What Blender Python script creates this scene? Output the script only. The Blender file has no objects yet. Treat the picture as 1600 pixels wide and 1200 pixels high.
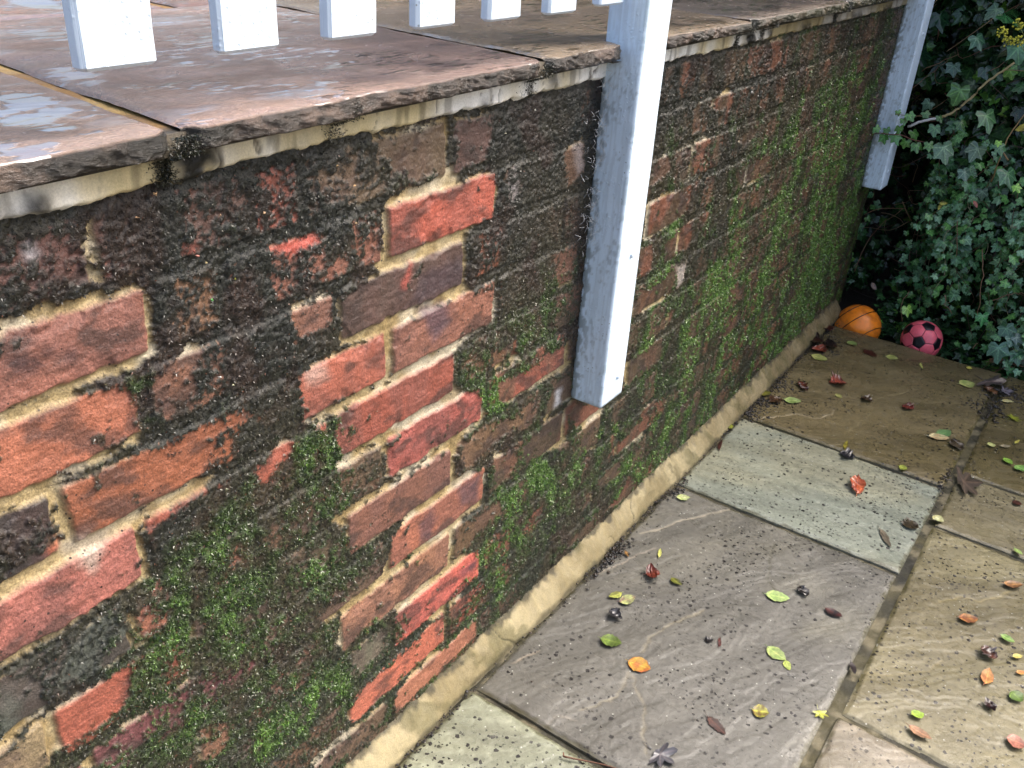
import bpy, math, random
import numpy as np
# ------------------------------------------------------------------ measured data (metres, world axes)
# x = out from the wall face, y = along the wall, z = up; patio paving is z = 0
GRIT = [[-0.4066,0.9241,[215,170,120]],[-0.3439,0.8913,[200,160,120]],[-0.4251,0.9099,[190,150,110]],[-0.1986,0.9072,[230,190,130]],[-0.1742,0.8826,[225,180,120]],[-0.295,0.8816,[200,160,120]],[-0.173,0.8433,[230,190,130]],[-0.3641,0.8529,[210,190,130]],[-0.3348,0.8282,[190,200,60]],[0.1574,0.9113,[230,225,200]],[0.0941,0.8923,[225,220,190]],[-0.1021,0.8481,[210,190,150]],[-0.3625,0.8158,[90,190,80]],[-0.363,0.7364,[220,220,210]],[-0.3493,0.7224,[220,220,180]],[0.8315,0.7746,[220,220,210]],[0.9234,0.836,[230,230,225]],[0.7977,0.9111,[230,230,220]],[0.8659,0.7873,[215,215,205]],[1.7506,0.6763,[235,235,235]],[1.7562,0.6619,[235,235,235]],[1.6065,0.7259,[225,225,220]],[1.5095,0.6449,[225,225,220]],[-0.3761,0.8658,[170,80,60]],[-0.372,0.8611,[170,80,60]],[0.8046,-0.1125,[220,220,220]]]
TWIGPTS = [[0.2297,0.0136,0.006],[0.2515,0.0245,0.004],[0.2778,0.0374,0.003],[0.315,0.0501,0.003]]
M = [[0.81912143,-0.31450855,0.47971288],[0.57087929,0.3653127,-0.73528461],[0.05600809,0.87614554,0.47878188]]
C = [0.653972,-0.845723,1.162045]
lens = 32.15094
CLEAN = [[0.55,[[-0.5335,0.911],[-0.5211,0.9127],[-0.4866,0.9088],[-0.468,0.8935],[-0.4696,0.8696],[-0.5121,0.8718],[-0.538,0.89]]],[0.8,[[-0.4637,0.9081],[-0.4594,0.9071],[-0.4623,0.8784],[-0.4588,0.8664],[-0.4682,0.8681]]],[1,[[-0.5458,0.854],[-0.5058,0.851],[-0.4675,0.8495],[-0.4303,0.8405],[-0.4214,0.8288],[-0.4279,0.8037],[-0.4233,0.7833],[-0.4498,0.778],[-0.497,0.7819],[-0.5608,0.7843]]],[1,[[-0.561,0.7833],[-0.4981,0.7763],[-0.4881,0.7672],[-0.4557,0.7615],[-0.4527,0.7603],[-0.454,0.705],[-0.4934,0.7045],[-0.5233,0.7037],[-0.5785,0.7021]]],[0.85,[[-0.5797,0.6965],[-0.5469,0.699],[-0.5133,0.695],[-0.4829,0.6937],[-0.4444,0.6899],[-0.3954,0.6873],[-0.3403,0.6829],[-0.3347,0.6744],[-0.4085,0.672],[-0.4789,0.68],[-0.53,0.6843],[-0.5822,0.6852]]],[1,[[-0.5294,0.6873],[-0.4905,0.6862],[-0.4256,0.677],[-0.3713,0.6685],[-0.3853,0.6493],[-0.4019,0.6391],[-0.4321,0.6331],[-0.38,0.6298],[-0.3931,0.6191],[-0.4601,0.6118],[-0.5173,0.6067],[-0.5643,0.6128],[-0.5987,0.6087],[-0.5922,0.6387],[-0.5587,0.6406],[-0.5288,0.6441],[-0.5308,0.6646]]],[0.5,[[-0.5601,0.6883],[-0.5358,0.6842],[-0.5358,0.6539],[-0.5563,0.6528]]],[0.8,[[-0.5783,0.6912],[-0.5656,0.6882],[-0.5653,0.6684],[-0.5782,0.6665]]],[1,[[-0.5974,0.6148],[-0.5637,0.6159],[-0.5223,0.6136],[-0.4672,0.6108],[-0.4639,0.5561],[-0.4859,0.5591],[-0.5258,0.5598],[-0.5643,0.5538],[-0.6101,0.5559]]],[0.8,[[-0.5314,0.492],[-0.4988,0.5145],[-0.4929,0.495],[-0.5179,0.4836]]],[0.7,[[-0.4925,0.5278],[-0.4665,0.5254],[-0.4755,0.4816],[-0.489,0.4836]]],[0.75,[[-0.5495,0.5347],[-0.5125,0.5424],[-0.5041,0.5322],[-0.5446,0.5269]]],[0.6,[[-0.5649,0.5192],[-0.5244,0.5313],[-0.5204,0.5162],[-0.5492,0.5024]]],[0.95,[[-0.6131,0.5418],[-0.5891,0.5194],[-0.5854,0.4841],[-0.6032,0.4796],[-0.6285,0.4704]]],[0.95,[[-0.6315,0.4567],[-0.5931,0.4703],[-0.5642,0.4738],[-0.5356,0.4685],[-0.502,0.4612],[-0.5163,0.4274],[-0.5691,0.431],[-0.6032,0.4201],[-0.633,0.4498]]],[0.7,[[-0.5706,0.3876],[-0.5127,0.3968],[-0.4602,0.3878],[-0.4371,0.3774],[-0.4555,0.3643],[-0.5102,0.3663],[-0.5349,0.3519]]],[0.65,[[-0.4505,0.3096],[-0.4197,0.3119],[-0.3979,0.2889],[-0.4158,0.2551],[-0.4427,0.2706]]],[0.5,[[-0.4272,0.3884],[-0.3987,0.3745],[-0.4146,0.3531]]],[0.55,[[-0.4336,0.4629],[-0.4163,0.4589],[-0.421,0.4488],[-0.4336,0.4512]]],[0.6,[[-0.4702,0.4011],[-0.4416,0.4051],[-0.4342,0.3989],[-0.4659,0.3927]]],[0.85,[[-0.1346,0.9232],[-0.0786,0.9243],[-0.0151,0.9229],[-0.012,0.8679],[-0.0618,0.8658],[-0.1101,0.8869]]],[0.85,[[0.0026,0.9224],[0.0497,0.9191],[0.0674,0.8896],[0.0559,0.8658],[0.0088,0.8639]]],[0.6,[[-0.2181,0.9039],[-0.1687,0.9028],[-0.1583,0.8739],[-0.2068,0.873]]],[0.5,[[-0.0118,0.9295],[0.0619,0.9286],[0.0692,0.9177],[-0.0056,0.92]]],[1,[[-0.1179,0.8488],[-0.0783,0.8546],[-0.0329,0.8524],[-0.024,0.8702],[0.0051,0.8646],[0.0108,0.8472],[0.0681,0.8435],[0.0893,0.8169],[0.0839,0.7971],[0.0319,0.7844],[0.0254,0.7819],[0.0225,0.7626],[0.0291,0.7106],[0.0442,0.6825],[0.0874,0.676],[0.1034,0.6615],[0.0978,0.6374],[0.0372,0.632],[-0.0007,0.6207],[0.0079,0.6099],[0.0094,0.5707],[0.039,0.5433],[0.0682,0.5235],[0.0891,0.4867],[0.041,0.4748],[0.0243,0.453],[0.014,0.4539],[0.0185,0.4156],[0.068,0.4007],[0.0966,0.38],[0.0887,0.3274],[0.0435,0.3319],[0.0383,0.3112],[0.0495,0.2751],[0.0246,0.2662],[0.0867,0.229],[0.0939,0.1956],[0.0497,0.2055],[0.01,0.1942],[0.0081,0.1095],[-0.0269,0.1123],[0.0021,0.0936],[0.0777,0.0914],[0.0882,0.0622],[0.0197,0.0587],[-0.0448,0.0625],[-0.1051,0.0552],[-0.1093,0.0807],[-0.0606,0.1097],[-0.1466,0.1223],[-0.1923,0.1108],[-0.2106,0.1362],[-0.1855,0.1558],[-0.1044,0.1582],[-0.0001,0.1664],[-0.0467,0.1966],[-0.0816,0.1911],[-0.1039,0.2386],[-0.101,0.2605],[-0.1812,0.2783],[-0.2061,0.2652],[-0.2172,0.2829],[-0.2127,0.3293],[-0.1421,0.335],[-0.1136,0.3549],[-0.1133,0.3874],[-0.0767,0.4085],[-0.1705,0.4144],[-0.1933,0.4265],[-0.1978,0.4542],[-0.2185,0.4811],[-0.1391,0.4798],[-0.0769,0.4735],[-0.1194,0.4978],[-0.1214,0.5289],[-0.0958,0.5403],[-0.1929,0.5645],[-0.2078,0.5852],[-0.2041,0.618],[-0.2204,0.6338],[-0.1686,0.6365],[-0.2532,0.6524],[-0.2586,0.6918],[-0.2168,0.697],[-0.187,0.6975],[-0.1345,0.6943],[-0.1916,0.7071],[-0.1951,0.7583],[-0.1641,0.7651],[-0.1255,0.7672],[-0.1345,0.7927],[-0.1166,0.7938],[-0.1213,0.83]]],[0.9,[[-0.2482,0.6559],[-0.2095,0.6497],[-0.2158,0.6275],[-0.2313,0.6178],[-0.2497,0.6346]]],[0.55,[[-0.201,0.5506],[-0.1495,0.5363],[-0.1425,0.4866],[-0.1905,0.4937]]],[0.85,[[-0.2093,0.5549],[-0.1714,0.5584],[-0.1259,0.5453],[-0.1297,0.533],[-0.1721,0.5385],[-0.2046,0.5434]]],[0.85,[[-0.2447,0.3451],[-0.2024,0.3491],[-0.1419,0.3459],[-0.1231,0.3222],[-0.1795,0.3276],[-0.238,0.3262]]],[0.55,[[-0.2913,0.469],[-0.2309,0.45],[-0.2252,0.4165],[-0.255,0.4062],[-0.2899,0.425]]],[0.5,[[-0.2354,0.3721],[-0.1413,0.3727],[-0.1394,0.3442],[-0.2141,0.3466]]],[0.85,[[-0.195,0.2402],[-0.1376,0.2396],[-0.1329,0.2033],[-0.184,0.2002]]],[0.75,[[-0.2858,0.1159],[-0.213,0.1103],[-0.1361,0.096],[-0.1338,0.0618],[-0.1886,0.0678],[-0.2527,0.0701]]],[0.85,[[-0.2627,0.7661],[-0.215,0.7611],[-0.2124,0.7415],[-0.2515,0.7389]]],[0.9,[[-0.2854,0.8425],[-0.2689,0.8446],[-0.2265,0.8422],[-0.2235,0.8326],[-0.2618,0.8301]]],[0.4,[[-0.2777,0.8378],[-0.2185,0.8264],[-0.2112,0.7963],[-0.2724,0.8041]]],[0.6,[[-0.1517,0.8374],[-0.1338,0.8258],[-0.1407,0.7944],[-0.1531,0.7904]]],[0.75,[[-0.427,0.7592],[-0.3853,0.7623],[-0.3952,0.7313],[-0.416,0.7334],[-0.4181,0.7188],[-0.4254,0.7255]]],[0.85,[[-0.4159,0.7664],[-0.3782,0.7728],[-0.3761,0.7667],[-0.4102,0.7589]]],[0.6,[[-0.1653,0.8685],[-0.1206,0.8729],[-0.1208,0.8623],[-0.1609,0.8572]]],[0.6,[[-0.2089,0.8027],[-0.1873,0.8001],[-0.1878,0.7894],[-0.2068,0.7899]]],[0.7,[[-0.2619,0.7765],[-0.2217,0.7743],[-0.2111,0.7635],[-0.2584,0.7646]]],[0.8,[[-0.3249,0.6063],[-0.2834,0.622],[-0.2796,0.6119],[-0.3174,0.5942]]],[0.85,[[0.2495,0.8371],[0.2926,0.8476],[0.309,0.8058],[0.27,0.7948]]],[0.45,[[0.1072,0.8382],[0.1319,0.8501],[0.1455,0.8048],[0.1213,0.7945]]],[0.7,[[0.2464,0.6867],[0.2946,0.6886],[0.3085,0.6273],[0.2597,0.6318]]],[0.9,[[0.1196,0.5216],[0.207,0.5196],[0.3143,0.5225],[0.3264,0.4722],[0.248,0.4805],[0.1591,0.4841],[0.1219,0.4937]]],[0.95,[[0.2819,0.4548],[0.3233,0.4543],[0.3349,0.4079],[0.2806,0.4097],[0.2594,0.3949],[0.26,0.4189]]],[0.75,[[0.0997,0.5743],[0.1502,0.5756],[0.1695,0.5472],[0.113,0.5433]]],[0.55,[[0.0449,0.6713],[0.0881,0.6664],[0.0903,0.6371],[0.047,0.6332]]],[0.95,[[0.33,0.3876],[0.3423,0.401],[0.4669,0.3264],[0.4534,0.312],[0.37,0.3372]]],[0.85,[[0.2792,0.3919],[0.3282,0.3859],[0.34,0.3121],[0.278,0.3297],[0.2123,0.3489],[0.1965,0.3764]]],[0.8,[[0.3788,0.3238],[0.4457,0.3155],[0.4542,0.249],[0.3922,0.2728]]],[0.8,[[0.037,0.4661],[0.1452,0.4534],[0.2337,0.4483],[0.2271,0.4277],[0.1142,0.4285],[0.0984,0.4227],[0.0438,0.4189]]],[0.85,[[0.1156,0.4107],[0.1598,0.3887],[0.1802,0.3604],[0.1553,0.3429],[0.1246,0.3388]]],[0.7,[[0.0304,0.6012],[0.0532,0.6002],[0.0526,0.5608],[0.0347,0.5701]]],[0.85,[[0.038,0.2823],[0.0383,0.3112],[0.1324,0.3063],[0.1432,0.2813],[0.075,0.2842],[0.0566,0.262]]],[0.85,[[0.5242,0.2069],[0.6595,0.2326],[0.6663,0.1756],[0.5535,0.1908]]],[0.85,[[0.4763,0.1618],[0.572,0.1679],[0.5701,0.1302],[0.4873,0.1438]]],[0.8,[[0.524,0.0641],[0.6482,0.0809],[0.6469,0.0404],[0.5438,0.0576]]],[0.8,[[0.3706,0.0627],[0.4871,0.0823],[0.5007,0.0394],[0.3843,0.0634]]],[0.75,[[0.0151,0.1841],[0.0476,0.1809],[0.0407,0.1527],[0.0197,0.1479]]],[0.6,[[0.2157,0.199],[0.2726,0.2202],[0.2774,0.1828],[0.2286,0.1705]]],[0.6,[[0.403,0.1459],[0.4598,0.1588],[0.4664,0.125],[0.4136,0.1248]]],[0.7,[[0.6319,0.2525],[0.8199,0.2169],[0.7922,0.2049],[0.6592,0.2022]]],[0.95,[[0.5338,0.6965],[0.6089,0.7047],[0.697,0.6905],[0.7026,0.6418],[0.5462,0.6328]]],[0.85,[[0.6394,0.6047],[0.7439,0.6194],[0.7478,0.5669],[0.6652,0.5638]]],[0.95,[[0.5369,0.5208],[0.6783,0.5304],[0.6929,0.4837],[0.5445,0.4906]]],[0.85,[[0.7073,0.535],[0.753,0.5351],[0.7465,0.494],[0.7185,0.4918]]],[0.8,[[0.5289,0.6175],[0.5749,0.6169],[0.5834,0.5685],[0.5442,0.5678]]],[0.95,[[0.5322,0.3907],[0.6815,0.383],[0.6897,0.3457],[0.6062,0.3502],[0.5402,0.3467]]],[0.95,[[1.0308,0.2768],[1.1002,0.3086],[1.1388,0.2922],[1.115,0.2752],[1.0499,0.2666]]],[0.7,[[0.6223,0.4375],[0.7164,0.4447],[0.703,0.4146],[0.6375,0.4117]]],[0.75,[[1.0251,0.1438],[1.0338,0.1782],[1.1101,0.1599],[1.0756,0.1404]]],[0.7,[[1.02,0.3641],[1.1177,0.381],[1.1084,0.3419]]],[0.6,[[1.0445,0.4342],[1.1239,0.4504],[1.123,0.4113]]],[0.5,[[1.132,0.4087],[1.3167,0.4141],[1.3228,0.3617],[1.164,0.3832]]],[0.9,[[1.0058,0.9193],[1.0619,0.9267],[1.0724,0.8816],[1.0334,0.867]]],[0.7,[[0.6139,0.7691],[0.7399,0.7858],[0.7698,0.7669],[0.6541,0.739]]],[0.9,[[0.7424,0.8377],[0.8281,0.8538],[0.8429,0.8263],[0.778,0.8191]]],[0.8,[[0.923,0.7448],[0.989,0.7685],[1.0064,0.74],[0.9472,0.7279]]],[0.75,[[0.9342,0.6678],[1.117,0.6874],[1.1371,0.6342],[0.9905,0.6333]]],[0.75,[[0.673,0.8364],[0.6985,0.8459],[0.7085,0.7966],[0.6846,0.7959]]],[0.85,[[0.5368,0.7531],[0.5913,0.7863],[0.6028,0.749],[0.5433,0.7299]]],[0.6,[[0.6322,0.7113],[0.6493,0.7536],[0.7611,0.7447],[0.7599,0.6943]]],[0.7,[[1.0229,0.6013],[1.1279,0.6144],[1.14,0.5679],[1.0544,0.5728]]],[0.6,[[1.0137,0.7322],[1.1149,0.7628],[1.1394,0.7388],[1.0578,0.7155]]],[0.6,[[1.0689,0.8342],[1.1052,0.8491],[1.1405,0.7859],[1.1075,0.7904]]],[0.5,[[1.3509,0.6986],[1.4858,0.7084],[1.557,0.5677],[1.4622,0.537]]],[0.5,[[1.3857,0.8533],[1.5189,0.8695],[1.5319,0.8389],[1.4116,0.8294]]],[0.55,[[1.4359,0.7459],[1.505,0.7518],[1.5315,0.6859]]]]
PATCH = [[[225,225,230],0.9,[[0.2879,0.4403],[0.3039,0.4383],[0.2988,0.4199],[0.3087,0.407],[0.2882,0.4112]]],[[225,225,230],0.9,[[-0.5152,0.9061],[-0.5128,0.903],[-0.5129,0.8979],[-0.5155,0.8997]]],[[205,75,50],0.9,[[-0.078,0.7666],[-0.0802,0.7577],[-0.0871,0.7421],[-0.0939,0.7474]]],[[228,215,195],0.6,[[-0.5409,0.6432],[-0.5063,0.6324],[-0.4942,0.6287],[-0.5017,0.6224],[-0.5104,0.6096],[-0.5184,0.6001],[-0.5272,0.6204],[-0.5368,0.6336]]],[[235,185,165],0.7,[[-0.2528,0.6956],[-0.222,0.6911],[-0.2182,0.6737],[-0.2467,0.6775]]],[[30,32,45],0.85,[[-0.5439,0.821],[-0.5365,0.8225],[-0.5304,0.8174],[-0.5318,0.8106],[-0.5385,0.8082],[-0.5437,0.8126]]],[[45,35,45],0.7,[[-0.5179,0.8221],[-0.5132,0.8215],[-0.5147,0.8169],[-0.5181,0.8183]]],[[45,35,45],0.7,[[-0.4999,0.8113],[-0.4956,0.8108],[-0.4969,0.8067],[-0.5002,0.8068]]],[[45,35,45],0.7,[[-0.5265,0.8136],[-0.5217,0.8134],[-0.5216,0.8089],[-0.5263,0.809]]],[[105,80,90],0.8,[[-0.0599,0.706],[-0.0138,0.6995],[-0.0024,0.6691],[-0.0343,0.6535],[-0.0473,0.6759]]],[[70,60,75],0.5,[[-0.0604,0.7478],[0.0205,0.7495],[0.0249,0.7136],[-0.0778,0.7161]]],[[95,70,80],0.7,[[-0.0562,0.3802],[-0.0326,0.3886],[-0.0207,0.3649],[-0.0374,0.3408],[-0.0558,0.3464]]],[[100,75,85],0.7,[[0.0299,0.3927],[0.0815,0.3879],[0.0796,0.3421],[0.0362,0.3549]]],[[110,70,85],0.6,[[0.0373,0.2292],[0.0868,0.2263],[0.0793,0.2118],[0.0463,0.2078]]],[[235,225,215],0.55,[[0.7073,0.535],[0.753,0.5351],[0.7465,0.494],[0.7185,0.4918]]],[[185,150,80],0.5,[[-0.5455,0.6495],[-0.5407,0.65],[-0.5435,0.6448]]],[[200,85,30],0.9,[[-0.5486,0.6425],[-0.5399,0.6481],[-0.5419,0.6438],[-0.5475,0.639]]],[[215,75,50],0.9,[[-0.2854,0.8425],[-0.2689,0.8446],[-0.2265,0.8422],[-0.2235,0.8326],[-0.2618,0.8301]]],[[200,195,200],0.4,[[0.1101,0.8376],[0.1304,0.8504],[0.1394,0.8061],[0.1213,0.7945]]],[[205,195,195],0.45,[[0.27,0.847],[0.2962,0.847],[0.309,0.8058],[0.2899,0.802]]],[[190,85,60],0.6,[[-0.384,0.8709],[-0.3674,0.8694],[-0.3723,0.8588],[-0.3819,0.8627]]]]
GREEN = [[0.8815,0.409,0.09,0.07,1],[0.9032,0.3336,0.07,0.04,1],[1.6346,0.5699,0.1,0.17,0.8],[1.6227,0.768,0.05,0.12,0.55],[1.7992,0.2547,0.14,0.12,0.75],[1.5945,0.1381,0.1,0.06,0.8],[1.4713,0.4679,0.08,0.12,0.5],[1.2858,0.4306,0.09,0.08,0.4],[0.1217,0.5345,0.07,0.05,0.7],[0.1002,0.5065,0.03,0.02,1],[0.1872,0.5404,0.08,0.05,0.5],[0.2431,0.5844,0.06,0.05,0.45],[0.2321,0.3085,0.08,0.05,0.85],[0.1812,0.2593,0.06,0.05,0.8],[0.1406,0.2051,0.06,0.04,0.9],[0.1199,0.1238,0.05,0.04,0.6],[0.304,0.2162,0.06,0.05,0.6],[0.4511,0.2646,0.08,0.03,0.8],[0.3892,0.2256,0.06,0.04,0.7],[0.6929,0.1309,0.12,0.05,0.6],[0.8641,0.1818,0.1,0.05,0.4],[0.3964,0.6449,0.02,0.02,0],[-0.2809,0.5959,0.06,0.05,0.55],[-0.2331,0.5889,0.05,0.05,0.6],[-0.3343,0.5991,0.07,0.06,0.4],[-0.3911,0.5414,0.06,0.05,0.55],[-0.452,0.4983,0.06,0.05,0.65],[-0.3854,0.4498,0.05,0.05,0.6],[-0.3474,0.383,0.05,0.05,0.75],[-0.3254,0.3035,0.05,0.04,0.8],[-0.3424,0.23,0.04,0.03,1],[-0.2563,0.2109,0.05,0.04,0.8],[-0.2527,0.5195,0.05,0.04,0.6],[-0.2006,0.5135,0.03,0.03,0.5],[-0.4414,0.7425,0.012,0.03,0.9],[-0.4327,0.722,0.01,0.02,0.6],[-0.3336,0.6844,0.1,0.08,0.25],[-0.5097,0.4997,0.04,0.03,0.5],[-0.5451,0.5072,0.02,0.02,0.6],[-0.4634,0.4723,0.03,0.03,0.7],[-0.4395,0.3599,0.05,0.04,0.55],[-0.3921,0.232,0.06,0.03,0.5],[-0.2644,0.4225,0.05,0.04,0.5],[-0.182,0.2558,0.04,0.03,0.5],[-0.1437,0.2619,0.03,0.02,0.4],[-0.0763,0.3196,0.03,0.02,0.4],[0.0186,0.0876,0.06,0.04,0.6],[-0.1021,0.5241,0.02,0.01,0.3],[0.6522,0.6477,0.05,0.05,0.6],[0.6613,0.5329,0.05,0.05,0.6],[0.7577,0.4068,0.06,0.03,0.5],[0.9036,0.6009,0.1,0.08,0.35],[0.4784,0.8363,0.03,0.05,0.1],[1.061,0.6353,0.08,0.05,0.3],[0.6192,0.4006,0.04,0.03,0.6],[0.382,-0.0107,0.04,0.03,0.3],[0.6058,0.7946,0.02,0.04,0.5],[0.8125,0.7476,0.05,0.04,0.3],[0.7341,0.7259,0.03,0.03,0.35]]
BLACK = [[-0.3669,0.8985,0.14,0.09,1],[-0.322,0.7928,0.14,0.12,0.9],[-0.4661,0.8575,0.14,0.06,0.9],[-0.5169,0.8733,0.1,0.05,0.9],[-0.2578,0.8793,0.12,0.08,0.9],[0.119,0.8931,0.12,0.06,0.7],[0.0994,0.7978,0.1,0.1,0.7],[0.2131,0.8611,0.12,0.1,0.5],[-0.5809,0.5005,0.08,0.04,1],[-0.5288,0.5064,0.05,0.04,0.7],[0.4651,0.8872,0.3,0.08,0.9],[0.9574,0.8475,0.3,0.07,0.8],[1.5618,0.8805,0.3,0.06,0.7],[0.8506,0.7286,0.14,0.08,0.7],[0.8626,0.543,0.1,0.06,0.6],[-0.3977,0.6703,0.08,0.06,0.7],[-0.4434,0.6056,0.05,0.05,0.6],[-0.3711,0.7012,0.1,0.1,0.6],[-0.5575,0.6467,0.03,0.03,0.9],[1.1003,0.5548,0.08,0.1,0.4]]
BANDMOSS = [[1,[[-0.3878,0.9549],[-0.3586,0.9605],[-0.3431,0.9524],[-0.3382,0.9377],[-0.3542,0.9341],[-0.3575,0.9191],[-0.3878,0.9255],[-0.382,0.9395]]],[1,[[-0.5181,0.9339],[-0.5114,0.9476],[-0.5025,0.9438],[-0.4961,0.9262],[-0.5035,0.9265]]],[0.9,[[-0.1198,0.9228],[-0.1138,0.9218],[-0.1119,0.912],[-0.1179,0.913]]],[0.9,[[0.0423,0.9364],[0.0512,0.9352],[0.0519,0.9247],[0.0442,0.9258]]],[1,[[0.8296,0.9519],[0.8746,0.9529],[0.9044,0.9167],[0.8535,0.919]]],[0.9,[[0.9502,0.9483],[0.9745,0.9465],[0.9769,0.9289],[0.9559,0.9306]]],[0.9,[[1.152,0.9394],[1.2069,0.9405],[1.2205,0.919],[1.1797,0.9197]]],[0.8,[[1.4899,0.9402],[1.5657,0.9411],[1.5743,0.9175],[1.5113,0.919]]],[0.8,[[1.7608,0.9413],[1.8516,0.9424],[1.8603,0.9198],[1.7878,0.9182]]],[0.7,[[0.1775,0.9525],[0.1967,0.9559],[0.2057,0.9357],[0.1874,0.9347]]]]
VEIN = [[6,[190,180,160],0.7,[[0.0589,0.5867],[0.0865,0.62],[0.108,0.6825],[0.1391,0.7281],[0.1735,0.7856]]],[4,[185,172,155],0.6,[[0.0479,0.4091],[0.07,0.4583],[0.0912,0.5255],[0.1074,0.5643]]],[5,[195,180,150],0.8,[[0.0707,1.193],[0.119,1.2465],[0.1471,1.2872],[0.1944,1.2977],[0.2199,1.3489],[0.2174,1.3726]]],[3,[170,158,120],0.6,[[0.2784,1.267],[0.2917,1.3591],[0.2997,1.4295]]],[3,[180,165,125],0.6,[[0.2907,1.5106],[0.3255,1.5725],[0.3725,1.6601]]],[5,[165,155,130],0.5,[[0.2191,0.2834],[0.2181,0.3217],[0.2319,0.3835],[0.2643,0.4516]]],[5,[165,155,130],0.5,[[0.3265,0.0967],[0.3013,0.1385],[0.2888,0.169],[0.227,0.2335],[0.2328,0.1675],[0.2046,0.1121]]],[4,[175,160,120],0.5,[[0.5413,0.4786],[0.5964,0.5179],[0.6393,0.5644],[0.6524,0.6033]]],[5,[180,165,120],0.5,[[0.6174,0.7647],[0.6436,0.8086],[0.6772,0.8167],[0.705,0.8573],[0.7222,0.8946]]],[4,[185,170,150],0.55,[[0.0555,0.1271],[0.0644,0.1528],[0.078,0.1824]]],[4,[175,165,150],0.4,[[0.1762,0.042],[0.1787,0.0757],[0.2065,0.0892]]],[6,[70,68,48],0.5,[[0.2962,0.7298],[0.3104,0.6634],[0.3264,0.6148],[0.352,0.5882]]],[5,[180,172,140],0.4,[[0.5605,0.413],[0.6118,0.458],[0.6497,0.4736]]],[4,[200,205,195],0.4,[[0.2058,1.1672],[0.2595,1.1743],[0.3327,1.1909]]]]
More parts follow.
